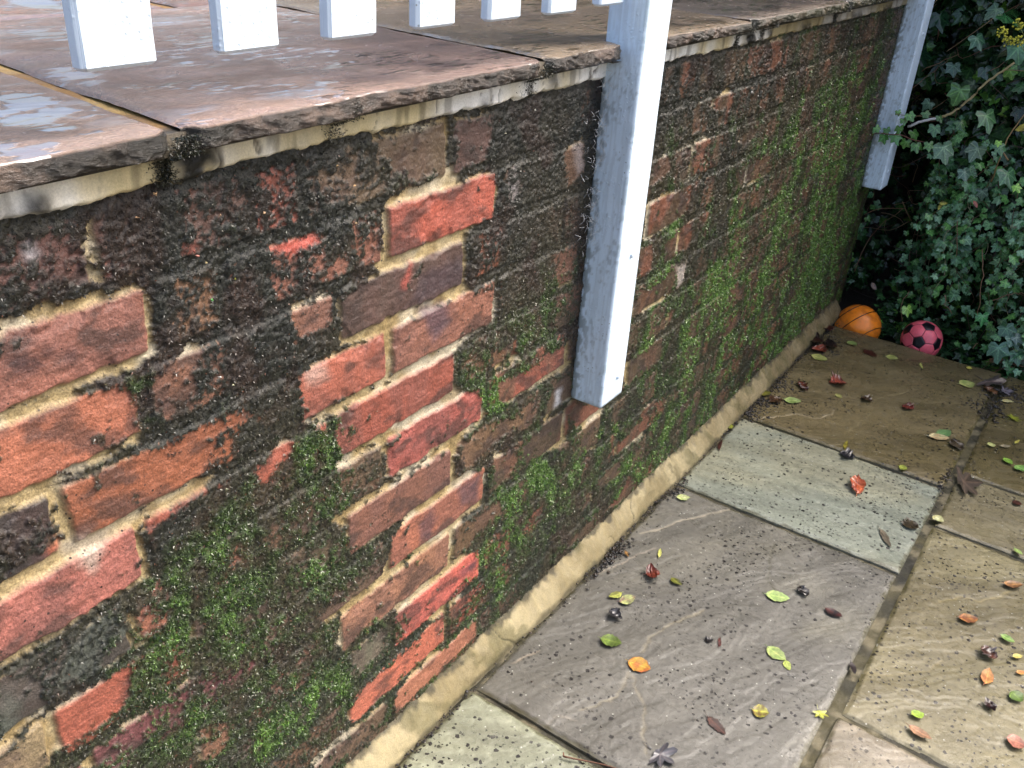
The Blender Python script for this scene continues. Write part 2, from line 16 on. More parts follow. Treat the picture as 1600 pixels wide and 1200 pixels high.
LEAVES = [[0.2132,0.2495,0.2576,0.2576,0.0392,"oval",[205,160,30],[190,90,30],0.25,"yellow leaf edged in orange with a torn hole on the big slab by the wall"],[0.1486,0.2676,0.189,0.2801,0.0331,"oval",[120,150,50],[90,110,40],0.3,"green curled leaf with pale stem just up-left of the torn yellow-orange leaf"],[0.12,0.3959,0.1057,0.3661,0.0186,"oval",[190,200,90],[120,120,40],0.4,"small yellow-green crumpled leaf beside a purple leaf on the big slab"],[0.1284,0.3714,0.1494,0.4053,0.0262,"oval",[130,85,95],[180,190,120],0.2,"purple-pink leaf with a pale green edge on the big slab"],[0.1313,0.4698,0.1569,0.4903,0.0389,"curl",[150,60,30],[90,30,20],0.9,"crumpled rust-red leaf on the big slab, nearest to the wall fillet"],[0.1756,0.4959,0.2038,0.4851,0.0167,"oval",[120,125,40],[60,60,25],0.5,"small olive leaf right beside the crumpled rust-red leaf"],[0.1286,0.5343,0.1169,0.5654,0.0081,"oval",[220,225,120],[180,180,70],0.2,"tiny upright pale yellow leaf on the big slab above the rust-red leaf"],[0.0642,0.747,0.093,0.7641,0.0235,"oval",[215,225,160],[180,200,110],0.2,"small cream-green leaf in the corner where the pale grey slab meets the wall"],[0.0658,0.5095,0.0819,0.496,0.0088,"oval",[150,110,50],[60,40,25],0.2,"tiny brown and tan leaf scrap lying on the big slab near the fillet"],[0.0607,0.9896,0.0434,1.0415,0.0095,"oval",[75,30,22],[50,20,18],0.1,"narrow dark red leaf on the pale grey slab close to the wall"],[0.0277,1.1032,0.0454,1.1182,0.0258,"oval",[150,160,40],[110,120,30],0.4,"small yellow-green leaf against the wall foot at the top of the pale grey slab"],[0.324,0.3805,0.3178,0.4063,0.007,"oval",[95,35,25],[60,25,20],0.2,"small dark red-brown leaf in the middle of the big slab"],[0.2986,0.3773,0.3096,0.3908,0.0144,"curl",[50,48,50],[30,28,30],0.5,"small charcoal crumpled leaf left of the small red-brown leaf"],[0.3724,0.2231,0.4161,0.205,0.0205,"serr",[85,50,38],[60,40,30],0.1,"brown serrated leaf pressed flat on the big slab"],[0.1268,0.3362,0.1583,0.3336,0.021,"curl",[35,33,36],[60,62,70],0.7,"blackened curled leaf on the big slab below the purple leaf"],[0.3244,0.1103,0.387,0.1027,0.0559,"maple",[90,90,98],[60,60,66],0.5,"large folded grey leaf at the bottom edge of the big slab"],[0.4261,0.2821,0.4544,0.2912,0.0318,"oval",[190,190,50],[110,80,45],0.3,"blotchy yellow and brown rounded leaf near the front of the big slab"],[0.3934,0.4334,0.4359,0.4224,0.0319,"oval",[150,180,95],[185,200,120],0.2,"long blotchy pale green leaf on the big slab"],[0.4299,0.4217,0.448,0.4035,0.0156,"oval",[190,205,95],[150,170,70],0.2,"small yellow-green leaf touching the tip of the long blotchy green one"],[0.3399,0.5652,0.3851,0.5846,0.0334,"oval",[165,200,110],[190,215,130],0.15,"smooth light green oval leaf on the big slab near the pale slab joint"],[0.3841,0.6276,0.4087,0.6083,0.0212,"curl",[30,28,28],[50,45,45],0.4,"black shrivelled leaf just right of the smooth light green leaf"],[0.4438,0.6002,0.4816,0.5931,0.0221,"oval",[85,35,32],[45,40,42],0.3,"dark red narrow leaf on the big slab near the long joint"],[0.5243,0.491,0.5419,0.4626,0.0116,"oval",[35,25,28],[60,50,50],0.3,"blackish leaf lying in the long joint between the paving slabs"],[0.5111,0.3526,0.5321,0.327,0.0265,"maple",[185,190,60],[120,130,40],0.15,"yellow-green lobed leaf with a stalk at the lower end of the long joint"],[0.6425,0.4352,0.6584,0.4532,0.0192,"oval",[175,210,40],[150,190,40],0.1,"bright lime rounded leaf on the tan slab"],[0.6551,0.7345,0.6895,0.7553,0.0276,"oval",[140,80,45],[190,130,60],0.3,"brown leaf with a yellow midrib on the tan slab"],[0.7059,0.6762,0.7352,0.6587,0.0278,"curl",[95,50,35],[70,60,60],0.5,"dark brown curled leaf on the tan slab, below the leaf with a yellow midrib"],[0.727,0.5852,0.7282,0.6349,0.0227,"oval",[190,110,60],[210,150,70],0.2,"orange rounded leaf standing on its yellow stalk on the tan slab"],[0.7371,0.5333,0.7548,0.547,0.0217,"curl",[40,20,25],[60,35,35],0.5,"blackish berry-like shrivelled leaf on the tan slab"],[0.7281,0.7336,0.756,0.7312,0.0194,"oval",[165,200,110],[130,170,80],0.3,"slender green leaf near the right edge of the tan slab"],[0.7569,0.6871,0.771,0.7036,0.0131,"oval",[230,215,110],[200,180,80],0.3,"small butter-yellow leaf near the right edge of the tan slab"],[0.7678,0.6492,0.7822,0.663,0.0111,"oval",[215,130,60],[230,180,80],0.2,"small orange-yellow leaf at the right picture edge"],[0.7673,0.5952,0.7907,0.5817,0.0319,"oval",[110,140,60],[90,120,50],0.3,"dull green leaf near the lower right picture edge"],[0.6429,0.4088,0.6856,0.4034,0.0202,"oval",[180,130,90],[150,110,75],0.1,"long faded orange leaf near the joint of the lower right slab"],[0.7794,0.4806,0.8106,0.4853,0.0326,"oval",[205,130,100],[170,100,80],0.2,"salmon-coloured leaf lowest at the right picture edge"],[0.7067,0.8967,0.743,0.9185,0.024,"oval",[190,140,80],[120,80,50],0.5,"tan-orange curled leaf at the upper right of the tan slab"],[0.5347,1.2176,0.6248,1.2513,0.125,"maple",[92,80,70],[74,64,54],0.35,"large dark grey-brown maple leaf with a stalk right of the long joint"],[0.3807,1.0188,0.359,1.0926,0.0314,"curl",[228,112,52],[185,78,38],0.7,"bright orange-red crumpled leaf on the pale grey slab"],[0.4625,1.4194,0.4952,1.4665,0.0361,"oval",[120,165,100],[100,145,85],0.1,"small mid-green leaf lying over a cream one near the long joint"],[0.4501,1.3972,0.4992,1.426,0.0352,"oval",[225,215,165],[200,170,120],0.2,"cream half-moon leaf under a small green one near the long joint"],[0.4262,1.2025,0.4486,1.2019,0.027,"oval",[165,180,70],[140,150,50],0.2,"small yellow-green leaf on the brown slab above the pale grey slab"],[0.6239,1.4136,0.6473,1.391,0.023,"oval",[150,200,60],[120,170,50],0.3,"lime green leaf at the right edge above the dark maple leaf"],[0.6518,1.394,0.6782,1.3805,0.036,"oval",[140,190,90],[110,160,70],0.3,"light green leaf touching the right picture edge above the dark maple leaf"],[0.5388,1.0451,0.5664,1.0353,0.0275,"oval",[230,230,180],[190,190,120],0.4,"small cream leaf lying in the long joint beside the pale slab corner"],[0.4567,0.9201,0.5013,0.8664,0.0171,"oval",[120,112,95],[90,80,65],0.1,"long faded brown leaf pressed onto the pale grey slab"],[0.4943,0.9638,0.5256,0.9891,0.0312,"curl",[50,42,30],[80,70,50],0.3,"dark brown leaf fragment at the right corner of the pale grey slab"],[0.5045,1.4191,0.5313,1.3687,0.0292,"curl",[60,50,38],[80,68,50],0.2,"dull brown leaf fragment in the long joint below the cream half-moon leaf"],[0.0935,1.3379,0.1386,1.3577,0.0386,"oval",[185,205,130],[150,180,90],0.2,"pale green leaf on the brown slab close to the wall foot"],[0.0928,1.463,0.133,1.4122,0.0245,"curl",[110,50,35],[70,35,25],0.5,"red-brown curled leaf just above the pale green leaf by the wall foot"],[0.0252,1.3198,0.0548,1.3548,0.0353,"oval",[150,145,40],[100,100,30],0.4,"olive-yellow leaf in the black debris at the wall foot"],[0.0678,1.2981,0.092,1.3358,0.0324,"curl",[70,45,28],[110,80,50],0.5,"brown shrivelled leaf between two green ones at the wall foot"],[0.163,1.5138,0.1996,1.5453,0.0573,"curl",[175,75,50],[120,50,35],0.8,"orange-brown crumpled leaf in the middle of the brown slab"],[0.1957,1.4522,0.2109,1.4652,0.0259,"oval",[190,190,110],[160,160,80],0.1,"tiny pale yellow leaf under the orange-brown crumpled leaf"],[0.0612,1.6514,0.1148,1.6561,0.0469,"oval",[190,195,110],[160,170,80],0.2,"yellow-green long leaf on the brown slab below a red curled leaf near the wall end"],[0.0475,1.7072,0.0945,1.6917,0.0487,"curl",[150,65,40],[110,45,30],0.7,"red-brown curled leaf lying over a yellow-green long leaf near the wall end"],[0.0227,1.8889,0.0578,1.8443,0.0351,"curl",[90,25,20],[50,20,18],0.5,"dark red shrivelled leaf at the very end of the wall foot"],[0.0153,1.7502,0.0647,1.7654,0.0672,"curl",[70,35,25],[40,25,20],0.5,"brown leaf clump at the wall foot near the wall end"],[0.0672,1.7472,0.1065,1.7698,0.0554,"curl",[50,35,32],[30,25,25],0.4,"black-brown curled leaf near the wall end"],[0.1179,1.825,0.1481,1.8081,0.0347,"oval",[160,185,100],[130,160,80],0.3,"small light green leaf on the slab in front of the orange ball"],[0.1745,1.8007,0.2213,1.7653,0.0329,"oval",[85,40,30],[60,30,25],0.2,"flat dark red-brown leaf between the two balls on the slab"],[0.238,1.7952,0.2751,1.8067,0.036,"oval",[200,205,120],[170,180,90],0.3,"narrow yellow-green leaf on the slab left of the pink ball"],[0.3319,1.8228,0.3446,1.7818,0.0083,"oval",[210,215,110],[180,190,90],0.2,"tiny yellow leaf on the slab just below the pink ball"],[0.3558,1.5219,0.3882,1.5121,0.0393,"curl",[130,45,35],[90,35,28],0.5,"dark red curled leaf on the right part of the brown slab"],[0.2549,1.4863,0.2878,1.4834,0.0302,"curl",[100,75,45],[55,40,30],0.6,"brown curled leaf with a pale tip right of the tiny pale yellow leaf"],[0.4512,1.7571,0.4891,1.7897,0.0485,"oval",[200,205,120],[160,180,90],0.3,"pale green two-part leaf left of the dark leaf pile at the joint end"],[0.4894,1.8377,0.5713,1.8041,0.1151,"maple",[88,78,78],[60,52,52],0.6,"large grey leaf heaped over the far end of the long joint"],[0.5124,1.7919,0.5532,1.747,0.0269,"curl",[130,85,45],[100,60,30],0.7,"tawny folded leaf tucked under the grey leaf at the far end of the joint"],[0.5459,1.7928,0.5923,1.8076,0.0632,"maple",[125,120,135],[85,80,90],0.6,"silvery grey curled leaf at the right of the dark leaf pile"],[0.5657,1.7314,0.5981,1.7502,0.0211,"oval",[225,220,160],[190,180,110],0.4,"cream sliver of leaf below the silvery grey leaf"],[0.5993,1.6326,0.6244,1.6688,0.043,"maple",[140,150,30],[100,115,25],0.1,"olive-yellow lobed leaf on the right-hand slab below the leaf pile"],[0.5787,1.4543,0.5975,1.4653,0.0225,"oval",[215,220,140],[180,190,100],0.4,"small pale yellow leaf right of the cream half-moon leaf across the joint"],[0.6058,1.4699,0.63,1.4841,0.0144,"oval",[200,190,160],[150,140,110],0.3,"thin beige curled leaf right of the small pale yellow leaf"],[0.6344,1.5054,0.6411,1.5362,0.0082,"oval",[220,215,90],[190,180,70],0.3,"tiny yellow leaf at the right edge beyond the thin beige leaf"],[0.6717,1.2226,0.6943,1.2219,0.0212,"oval",[90,50,40],[60,35,30],0.2,"brown leaf scrap right of the large dark maple leaf"],[0.7051,1.0364,0.7244,1.021,0.0134,"oval",[170,200,110],[140,170,80],0.2,"small green leaf at the right edge above the tan slab joint"],[0.445,1.8881,0.4621,1.8849,0.0226,"oval",[225,220,90],[200,190,70],0.3,"tiny lemon-yellow leaf at the rim of the patio under the ivy"],[0.3001,1.1968,0.2905,1.2411,0.0103,"oval",[170,160,40],[120,110,30],0.3,"small mustard leaf on the joint above the pale grey slab"],[0.2971,1.1659,0.335,1.1652,0.0399,"curl",[28,28,34],[45,45,55],0.6,"shiny black leaf on the joint above the pale grey slab"],[0.4916,1.9699,0.533,2.0347,0.0397,"oval",[175,140,105],[130,95,70],0.4,"tan curled leaf under the ivy at the rim of the patio"],[0.533,1.9509,0.574,1.9746,0.0344,"oval",[165,135,105],[120,95,70],0.4,"beige curled leaf under the ivy nearest the right picture edge"]]
HERO = [[0.1927,2.06,0.7102,-0.0755,0.0,-0.9971,0.0917,[75,120,75]],[0.2865,2.08,0.6524,0.5573,0.0,-0.8303,0.0963,[80,120,85]],[0.2002,2.07,0.5471,0.4839,0.0,-0.8751,0.097,[110,140,125]],[0.1582,2.05,0.6073,0.176,0.0,-0.9844,0.0544,[70,115,80]],[0.2726,2.1,0.5558,-0.2299,0.0,-0.9732,0.0849,[105,130,125]],[0.3137,2.05,0.8391,0.431,0.0,-0.9024,0.0903,[75,120,100]],[0.1936,2.15,0.846,0.6781,0.0,-0.735,0.0725,[85,125,110]],[0.2651,2.1,0.4886,0.416,0.0,-0.9094,0.064,[100,130,125]],[0.3838,2.08,0.5082,0.5574,0.0,-0.8303,0.0969,[80,120,95]],[0.1102,2.05,0.5857,0.6761,0.0,-0.7368,0.0546,[75,120,60]],[0.0907,2.04,0.5577,-0.0935,0.0,-0.9956,0.0462,[85,135,60]],[0.1264,2.04,0.5532,0.4067,0.0,-0.9135,0.0503,[80,130,60]],[0.1563,2.05,0.5609,0.334,0.0,-0.9426,0.0462,[80,130,60]],[0.1067,2.12,0.6612,-0.4444,0.0,-0.8958,0.0513,[85,115,110]],[0.0871,2.03,0.638,0.5494,0.0,-0.8355,0.0375,[70,115,55]],[0.1246,2.06,0.6454,0.6765,0.0,-0.7365,0.0378,[75,115,60]],[0.1629,2.07,0.6396,0.6767,0.0,-0.7363,0.0378,[80,120,80]],[0.2215,2.08,0.6284,0.5545,0.0,-0.8322,0.0547,[70,110,60]],[0.2636,2.1,0.9182,0.9283,0.0,-0.3719,0.0918,[45,95,60]],[0.3309,2.05,0.603,0.1201,0.0,-0.9928,0.0291,[140,190,60]],[0.3389,2.08,0.5814,0.4242,0.0,-0.9056,0.0546,[70,115,80]],[0.4137,2.04,0.4953,0.6773,0.0,-0.7357,0.0416,[130,180,50]],[0.1392,2.2,0.7565,0.2637,0.0,-0.9646,0.0654,[75,105,100]],[0.2261,2.2,0.7601,0.4239,0.0,-0.9057,0.0608,[60,85,85]],[0.2047,2.15,0.9247,-0.6237,0.0,-0.7817,0.0723,[80,110,95]],[0.0326,2.25,0.7728,0.677,0.0,-0.736,0.1113,[30,60,45]],[0.07,2.2,0.8804,0.4166,0.0,-0.9091,0.0872,[30,62,45]],[0.5098,1.93,0.0542,0.2778,0.0,-0.9606,0.0921,[80,120,115]],[0.56,1.95,0.0468,0.4202,0.0,-0.9074,0.0717,[60,110,90]],[0.4724,1.96,0.045,0.2021,0.0,-0.9794,0.0423,[70,130,80]],[0.4385,1.98,0.1206,0.2728,0.0,-0.9621,0.0634,[70,140,90]],[0.2324,1.99,0.0815,0.398,0.0,-0.9174,0.0557,[130,170,70]],[0.538,1.96,0.0873,0.6757,0.0,-0.7372,0.0715,[105,135,140]],[0.5137,1.97,0.1066,0.5515,0.0,-0.8342,0.0758,[70,110,95]],[0.3251,2.1,0.4443,0.2728,0.0,-0.9621,0.0598,[75,105,100]],[0.3247,2.1,0.2867,0.991,0.0,-0.1339,0.0649,[80,115,105]],[0.5477,1.96,0.1006,0.9554,0.0,-0.2954,0.0504,[120,140,150]]]
RUNNER = [[-0.0226,1.99,0.6066,-0.7553,0.0,-0.6553,0.0291,[85,150,50]],[-0.0054,1.99,0.5819,-0.2914,0.0,-0.9566,0.0332,[95,165,50]],[0.0137,1.99,0.5946,0.6754,0.0,-0.7374,0.0332,[75,130,50]],[0.0409,1.99,0.5736,0.2402,0.0,-0.9707,0.0414,[60,120,55]],[0.0427,1.99,0.5961,0.4006,0.0,-0.9162,0.029,[60,115,50]],[0.0723,1.99,0.5794,0.547,0.0,-0.8371,0.0455,[65,125,60]],[0.0748,1.99,0.6055,0.0764,0.0,-0.9971,0.033,[60,115,50]],[0.0616,1.99,0.6503,0.404,0.0,-0.9148,0.0247,[70,120,55]],[0.0967,1.99,0.6455,0.6762,0.0,-0.7367,0.037,[75,125,55]],[0.0811,1.99,0.6302,0.4048,0.0,-0.9144,0.0288,[70,120,55]]]
RSTEM = [[-0.0061,1.985,0.5751],[0.0205,1.985,0.5874],[0.0529,1.985,0.5896],[0.0835,1.99,0.5925],[0.11,2.02,0.5795],[0.1388,2.06,0.5707]]
RSTEM2 = [[0.0563,1.985,0.6483],[0.0746,2.0,0.6457],[0.098,2.04,0.642],[0.1428,2.08,0.6401]]
TWIGS = [[[0.0887,2.03,0.6108],[0.1192,2.04,0.6293],[0.1511,2.06,0.6391]],[[0.1665,2.06,0.6471],[0.194,2.07,0.6665],[0.2087,2.08,0.6871],[0.228,2.09,0.7154],[0.2528,2.1,0.758],[0.3023,2.12,0.809]],[[0.3619,2.1,0.5549],[0.3432,2.1,0.5786],[0.3429,2.12,0.6204],[0.3613,2.15,0.6726]],[[0.3362,2.1,0.4847],[0.3425,2.1,0.5694]],[[0.281,2.08,0.361],[0.3043,2.05,0.3049],[0.3106,2.05,0.2623]],[[0.3774,2.0,0.3173],[0.4015,1.98,0.251],[0.4169,1.97,0.1786],[0.4221,1.97,0.1354]],[[0.3222,2.0,0.1576],[0.3289,2.0,0.1325],[0.3548,1.99,0.1123]],[[0.4103,2.1,0.2382],[0.4431,2.1,0.2772],[0.4778,2.1,0.3062]],[[0.4381,2.08,0.2273],[0.4872,2.06,0.2943]],[[0.2233,2.0,0.0472],[0.2077,2.0,0.0858],[0.2154,2.03,0.1319]],[[0.0163,2.15,0.1054],[0.0276,2.2,0.217],[0.1008,2.2,0.3311]],[[0.0958,2.2,0.3509],[0.1371,2.2,0.2975]],[[0.0518,2.2,0.7439],[0.1063,2.2,0.7788],[0.1445,2.2,0.8019]],[[0.0162,2.2,0.6638],[0.0713,2.25,0.732],[0.1061,2.25,0.7738]],[[0.4466,1.98,0.1841],[0.4873,2.0,0.2096],[0.5174,2.0,0.2223]],[[0.44,1.96,0.0342],[0.4474,1.97,0.0519]],[[-0.0094,2.2,0.2843],[0.0439,2.2,0.3181],[0.1013,2.25,0.3197]],[[0.2118,2.2,0.7491],[0.267,2.2,0.7959]]]
FLOWER = [[0.262,2.02,0.8916],[0.2931,2.03,0.9137],[0.3076,2.02,0.8749],[0.2798,2.04,0.8681]]
CAUGHT = [[0.3747,2.05,0.655,-0.8404,0.0,-0.5419,0.0413,[235,215,50]],[0.2405,2.03,0.416,0.9753,0.0,0.2209,0.0252,[225,220,80]],[0.2317,2.03,0.4024,-0.0646,0.0,-0.9979,0.021,[225,220,80]],[0.3203,2.05,0.4257,0.6764,0.0,-0.7365,0.0252,[190,90,50]],[0.0982,2.1,0.0919,0.6735,0.0,-0.7392,0.0312,[150,110,75]]]
Z0 = 0.9281

S = bpy.context.scene
COL = S.collection
random.seed(5)
RNG = np.random.default_rng(11)
# ------------------------------------------------------------------ camera
from mathutils import Matrix, Vector
cam = bpy.data.cameras.new('camera'); co = bpy.data.objects.new('camera', cam); COL.objects.link(co)
mm = Matrix([M[0]+[C[0]], M[1]+[C[1]], M[2]+[C[2]], [0,0,0,1]])
co.matrix_world = mm
cam.sensor_width = 36; cam.lens = lens; cam.clip_start = .02; cam.clip_end = 2000
S.camera = co
# ------------------------------------------------------------------ light
SUN_EL, SUN_AZ = math.radians(50), math.radians(52)      # azimuth measured from +x towards +y
w = bpy.data.worlds.new("World"); S.world = w; w.use_nodes = True
nt = w.node_tree; bg = nt.nodes['Background']
sky = nt.nodes.new('ShaderNodeTexSky'); sky.sky_type = 'NISHITA'; sky.sun_disc = False
sky.sun_elevation = SUN_EL; sky.sun_rotation = math.pi/2 - SUN_AZ
sky.air_density = 1.0; sky.dust_density = 7.0; sky.ozone_density = 1.0
nt.links.new(sky.outputs[0], bg.inputs[0]); bg.inputs[1].default_value = .15
sl = bpy.data.lights.new('sun', 'SUN'); sl.energy = 1.5; sl.angle = math.radians(40); sl.color = (1, .98, .95)
so = bpy.data.objects.new('sun', sl); COL.objects.link(so)
d = Vector((math.cos(SUN_EL)*math.cos(SUN_AZ), math.cos(SUN_EL)*math.sin(SUN_AZ), math.sin(SUN_EL)))
so.rotation_euler = d.to_track_quat('Z', 'Y').to_euler()
S.view_settings.view_transform = 'Standard'; S.view_settings.look = 'None'
S.view_settings.exposure = 1.5; S.view_settings.gamma = 1
# ------------------------------------------------------------------ helpers
def lin(c):
    c = np.asarray(c, float)/255
    return np.where(c <= .04045, c/12.92, ((c+.055)/1.055)**2.4)
def sstep(a, b, x):
    t = np.clip((x-a)/(b-a), 0, 1); return t*t*(3-2*t)
def _h(ix, iy, seed):
    n = (ix.astype(np.int64)*374761393 + iy.astype(np.int64)*668265263 + seed*1442695041) & 0xffffffff
    n = ((n ^ (n >> 13))*1274126177) & 0xffffffff
    n = (n ^ (n >> 16)) & 0xffffff
    return n/float(0xffffff)
def vn(x, y, f, seed=0):
    x = x*f; y = y*f; ix = np.floor(x); iy = np.floor(y); fx = x-ix; fy = y-iy
    fx = fx*fx*(3-2*fx); fy = fy*fy*(3-2*fy); ix = ix.astype(np.int64); iy = iy.astype(np.int64)
    a = _h(ix, iy, seed); b = _h(ix+1, iy, seed); c = _h(ix, iy+1, seed); e = _h(ix+1, iy+1, seed)
    return (a*(1-fx)+b*fx)*(1-fy)+(c*(1-fx)+e*fx)*fy
def fbm(x, y, f, o=4, seed=0, g=.5):
    s = 0; a = 1; t = 0
    for i in range(o):
        s = s+a*vn(x*(.8+.01*i)+y*.6, y*(.8+.01*i)-x*.6, f*2**i, seed+i*17); t += a; a *= g
    return s/t
def sdist(px, py, poly):
    P = np.array(poly, float); d = np.full(px.shape, 1e9); ins = np.zeros(px.shape, bool)
    for i in range(len(P)):
        a = P[i]; b = P[(i+1) % len(P)]; e = b-a; L = (e@e)+1e-12
        t = np.clip(((px-a[0])*e[0]+(py-a[1])*e[1])/L, 0, 1)
        d = np.minimum(d, (px-a[0]-t*e[0])**2+(py-a[1]-t*e[1])**2)
        if a[1] != b[1]:
            c = ((a[1] > py) != (b[1] > py)) & (px < (b[0]-a[0])*(py-a[1])/(b[1]-a[1])+a[0]); ins ^= c
    d = np.sqrt(d); return np.where(ins, d, -d)
def pline(px, py, pts):
    d = np.full(px.shape, 1e9)
    for a, b in zip(pts[:-1], pts[1:]):
        a = np.array(a); e = np.array(b)-a; t = np.clip(((px-a[0])*e[0]+(py-a[1])*e[1])/(e@e+1e-12), 0, 1)
        d = np.minimum(d, np.hypot(px-a[0]-t*e[0], py-a[1]-t*e[1]))
    return d
def mixc(a, b, t):
    return a+(b-a)*t[..., None]
# ------------------------------------------------------------------ mesh building
def mesh_np(name, V, F, mat, parent=None, col=None, uv=None, smooth=True, attrs=None):
    V = np.asarray(V, np.float32).reshape(-1, 3); F = np.asarray(F, np.int32); k = F.shape[1]
    me = bpy.data.meshes.new(name); me.vertices.add(len(V)); me.vertices.foreach_set('co', V.ravel())
    me.loops.add(F.size); me.loops.foreach_set('vertex_index', F.ravel())
    me.polygons.add(len(F)); me.polygons.foreach_set('loop_start', np.arange(0, F.size, k, dtype=np.int32))
    me.polygons.foreach_set('loop_total', np.full(len(F), k, np.int32))
    if smooth: me.polygons.foreach_set('use_smooth', np.ones(len(F), bool))
    if col is not None:
        a = me.attributes.new('col', 'FLOAT_COLOR', 'POINT'); c = np.ones((len(V), 4), np.float32)
        c[:, :3] = np.asarray(col, np.float32).reshape(-1, 3); a.data.foreach_set('color', c.ravel())
    for n_, v_ in (attrs or {}).items():
        a = me.attributes.new(n_, 'FLOAT', 'POINT'); a.data.foreach_set('value', np.asarray(v_, np.float32).ravel())
    if uv is not None:
        u = me.uv_layers.new(name='uv'); u.data.foreach_set('uv', np.asarray(uv, np.float32)[F.ravel()].ravel())
    me.materials.append(mat); me.update(); me.validate()
    o = bpy.data.objects.new(name, me); COL.objects.link(o)
    if parent: o.parent = parent
    return o
def gridfaces(r, c):
    i = np.arange(r*c).reshape(r, c)
    return np.stack([i[:-1, :-1], i[:-1, 1:], i[1:, 1:], i[1:, :-1]], -1).reshape(-1, 4)
class MB:
    def __init__(s): s.v = []; s.f = []; s.c = []; s.n = 0
    def add(s, V, F, c=(1, 1, 1)):
        V = np.asarray(V, float).reshape(-1, 3); c = np.asarray(c, float)
        if c.ndim == 1: c = np.tile(c, (len(V), 1))
        s.v.append(V); s.c.append(c)
        for f in F: s.f.append([q+s.n for q in f])
        s.n += len(V)
    def tube(s, pts, r0, r1=None, n=6, c=(1, 1, 1), cap=True):
        pts = np.array(pts, float); r1 = r0 if r1 is None else r1; m = len(pts); V = []
        for i, p in enumerate(pts):
            t = pts[min(i+1, m-1)]-pts[max(i-1, 0)]; t /= np.linalg.norm(t)+1e-9
            a = np.cross(t, (0.3, .2, 1) if abs(t[2]) < .9 else (1, 0, 0)); a /= np.linalg.norm(a); b = np.cross(t, a)
            r = r0+(r1-r0)*i/(m-1)
            for j in range(n):
                q = 2*math.pi*j/n; V.append(p+r*(a*math.cos(q)+b*math.sin(q)))
        F = [(i*n+j, i*n+(j+1) % n, (i+1)*n+(j+1) % n, (i+1)*n+j) for i in range(m-1) for j in range(n)]
        if cap: F += [tuple(range(n))[::-1], tuple((m-1)*n+j for j in range(n))]
        s.add(V, F, c)
    def build(s, name, mat, parent=None, smooth=True):
        me = bpy.data.meshes.new(name); me.from_pydata(np.concatenate(s.v).tolist(), [], s.f)
        a = me.attributes.new('col', 'FLOAT_COLOR', 'POINT'); c = np.ones((s.n, 4), np.float32); c[:, :3] = np.concatenate(s.c)
        a.data.foreach_set('color', c.ravel()); me.materials.append(mat)
        if smooth: me.polygons.foreach_set('use_smooth', np.ones(len(me.polygons), bool))
        me.update(); o = bpy.data.objects.new(name, me); COL.objects.link(o)
        if parent: o.parent = parent
        return o
def tag(o, label=None, cat=None, group=None, kind=None):
    if label: o['label'] = label
    if cat: o['category'] = cat
    if group: o['group'] = group
    if kind: o['kind'] = kind
    return o
def empty(name, loc=(0, 0, 0)):
    o = bpy.data.objects.new(name, None); o.empty_display_size = .1; COL.objects.link(o); return o
def crand(V, n=3):
    """catmull-rom resample of a polyline"""
    P = np.array(V, float); P = np.vstack([2*P[0]-P[1], P, 2*P[-1]-P[-2]]); out = []
    for i in range(1, len(P)-2):
        for k in range(n):
            t = k/n; a, b, c_, e = P[i-1], P[i], P[i+1], P[i+2]
            out.append(.5*((2*b)+(c_-a)*t+(2*a-5*b+4*c_-e)*t*t+(3*b-a-3*c_+e)*t**3))
    out.append(P[-2]); return np.array(out)
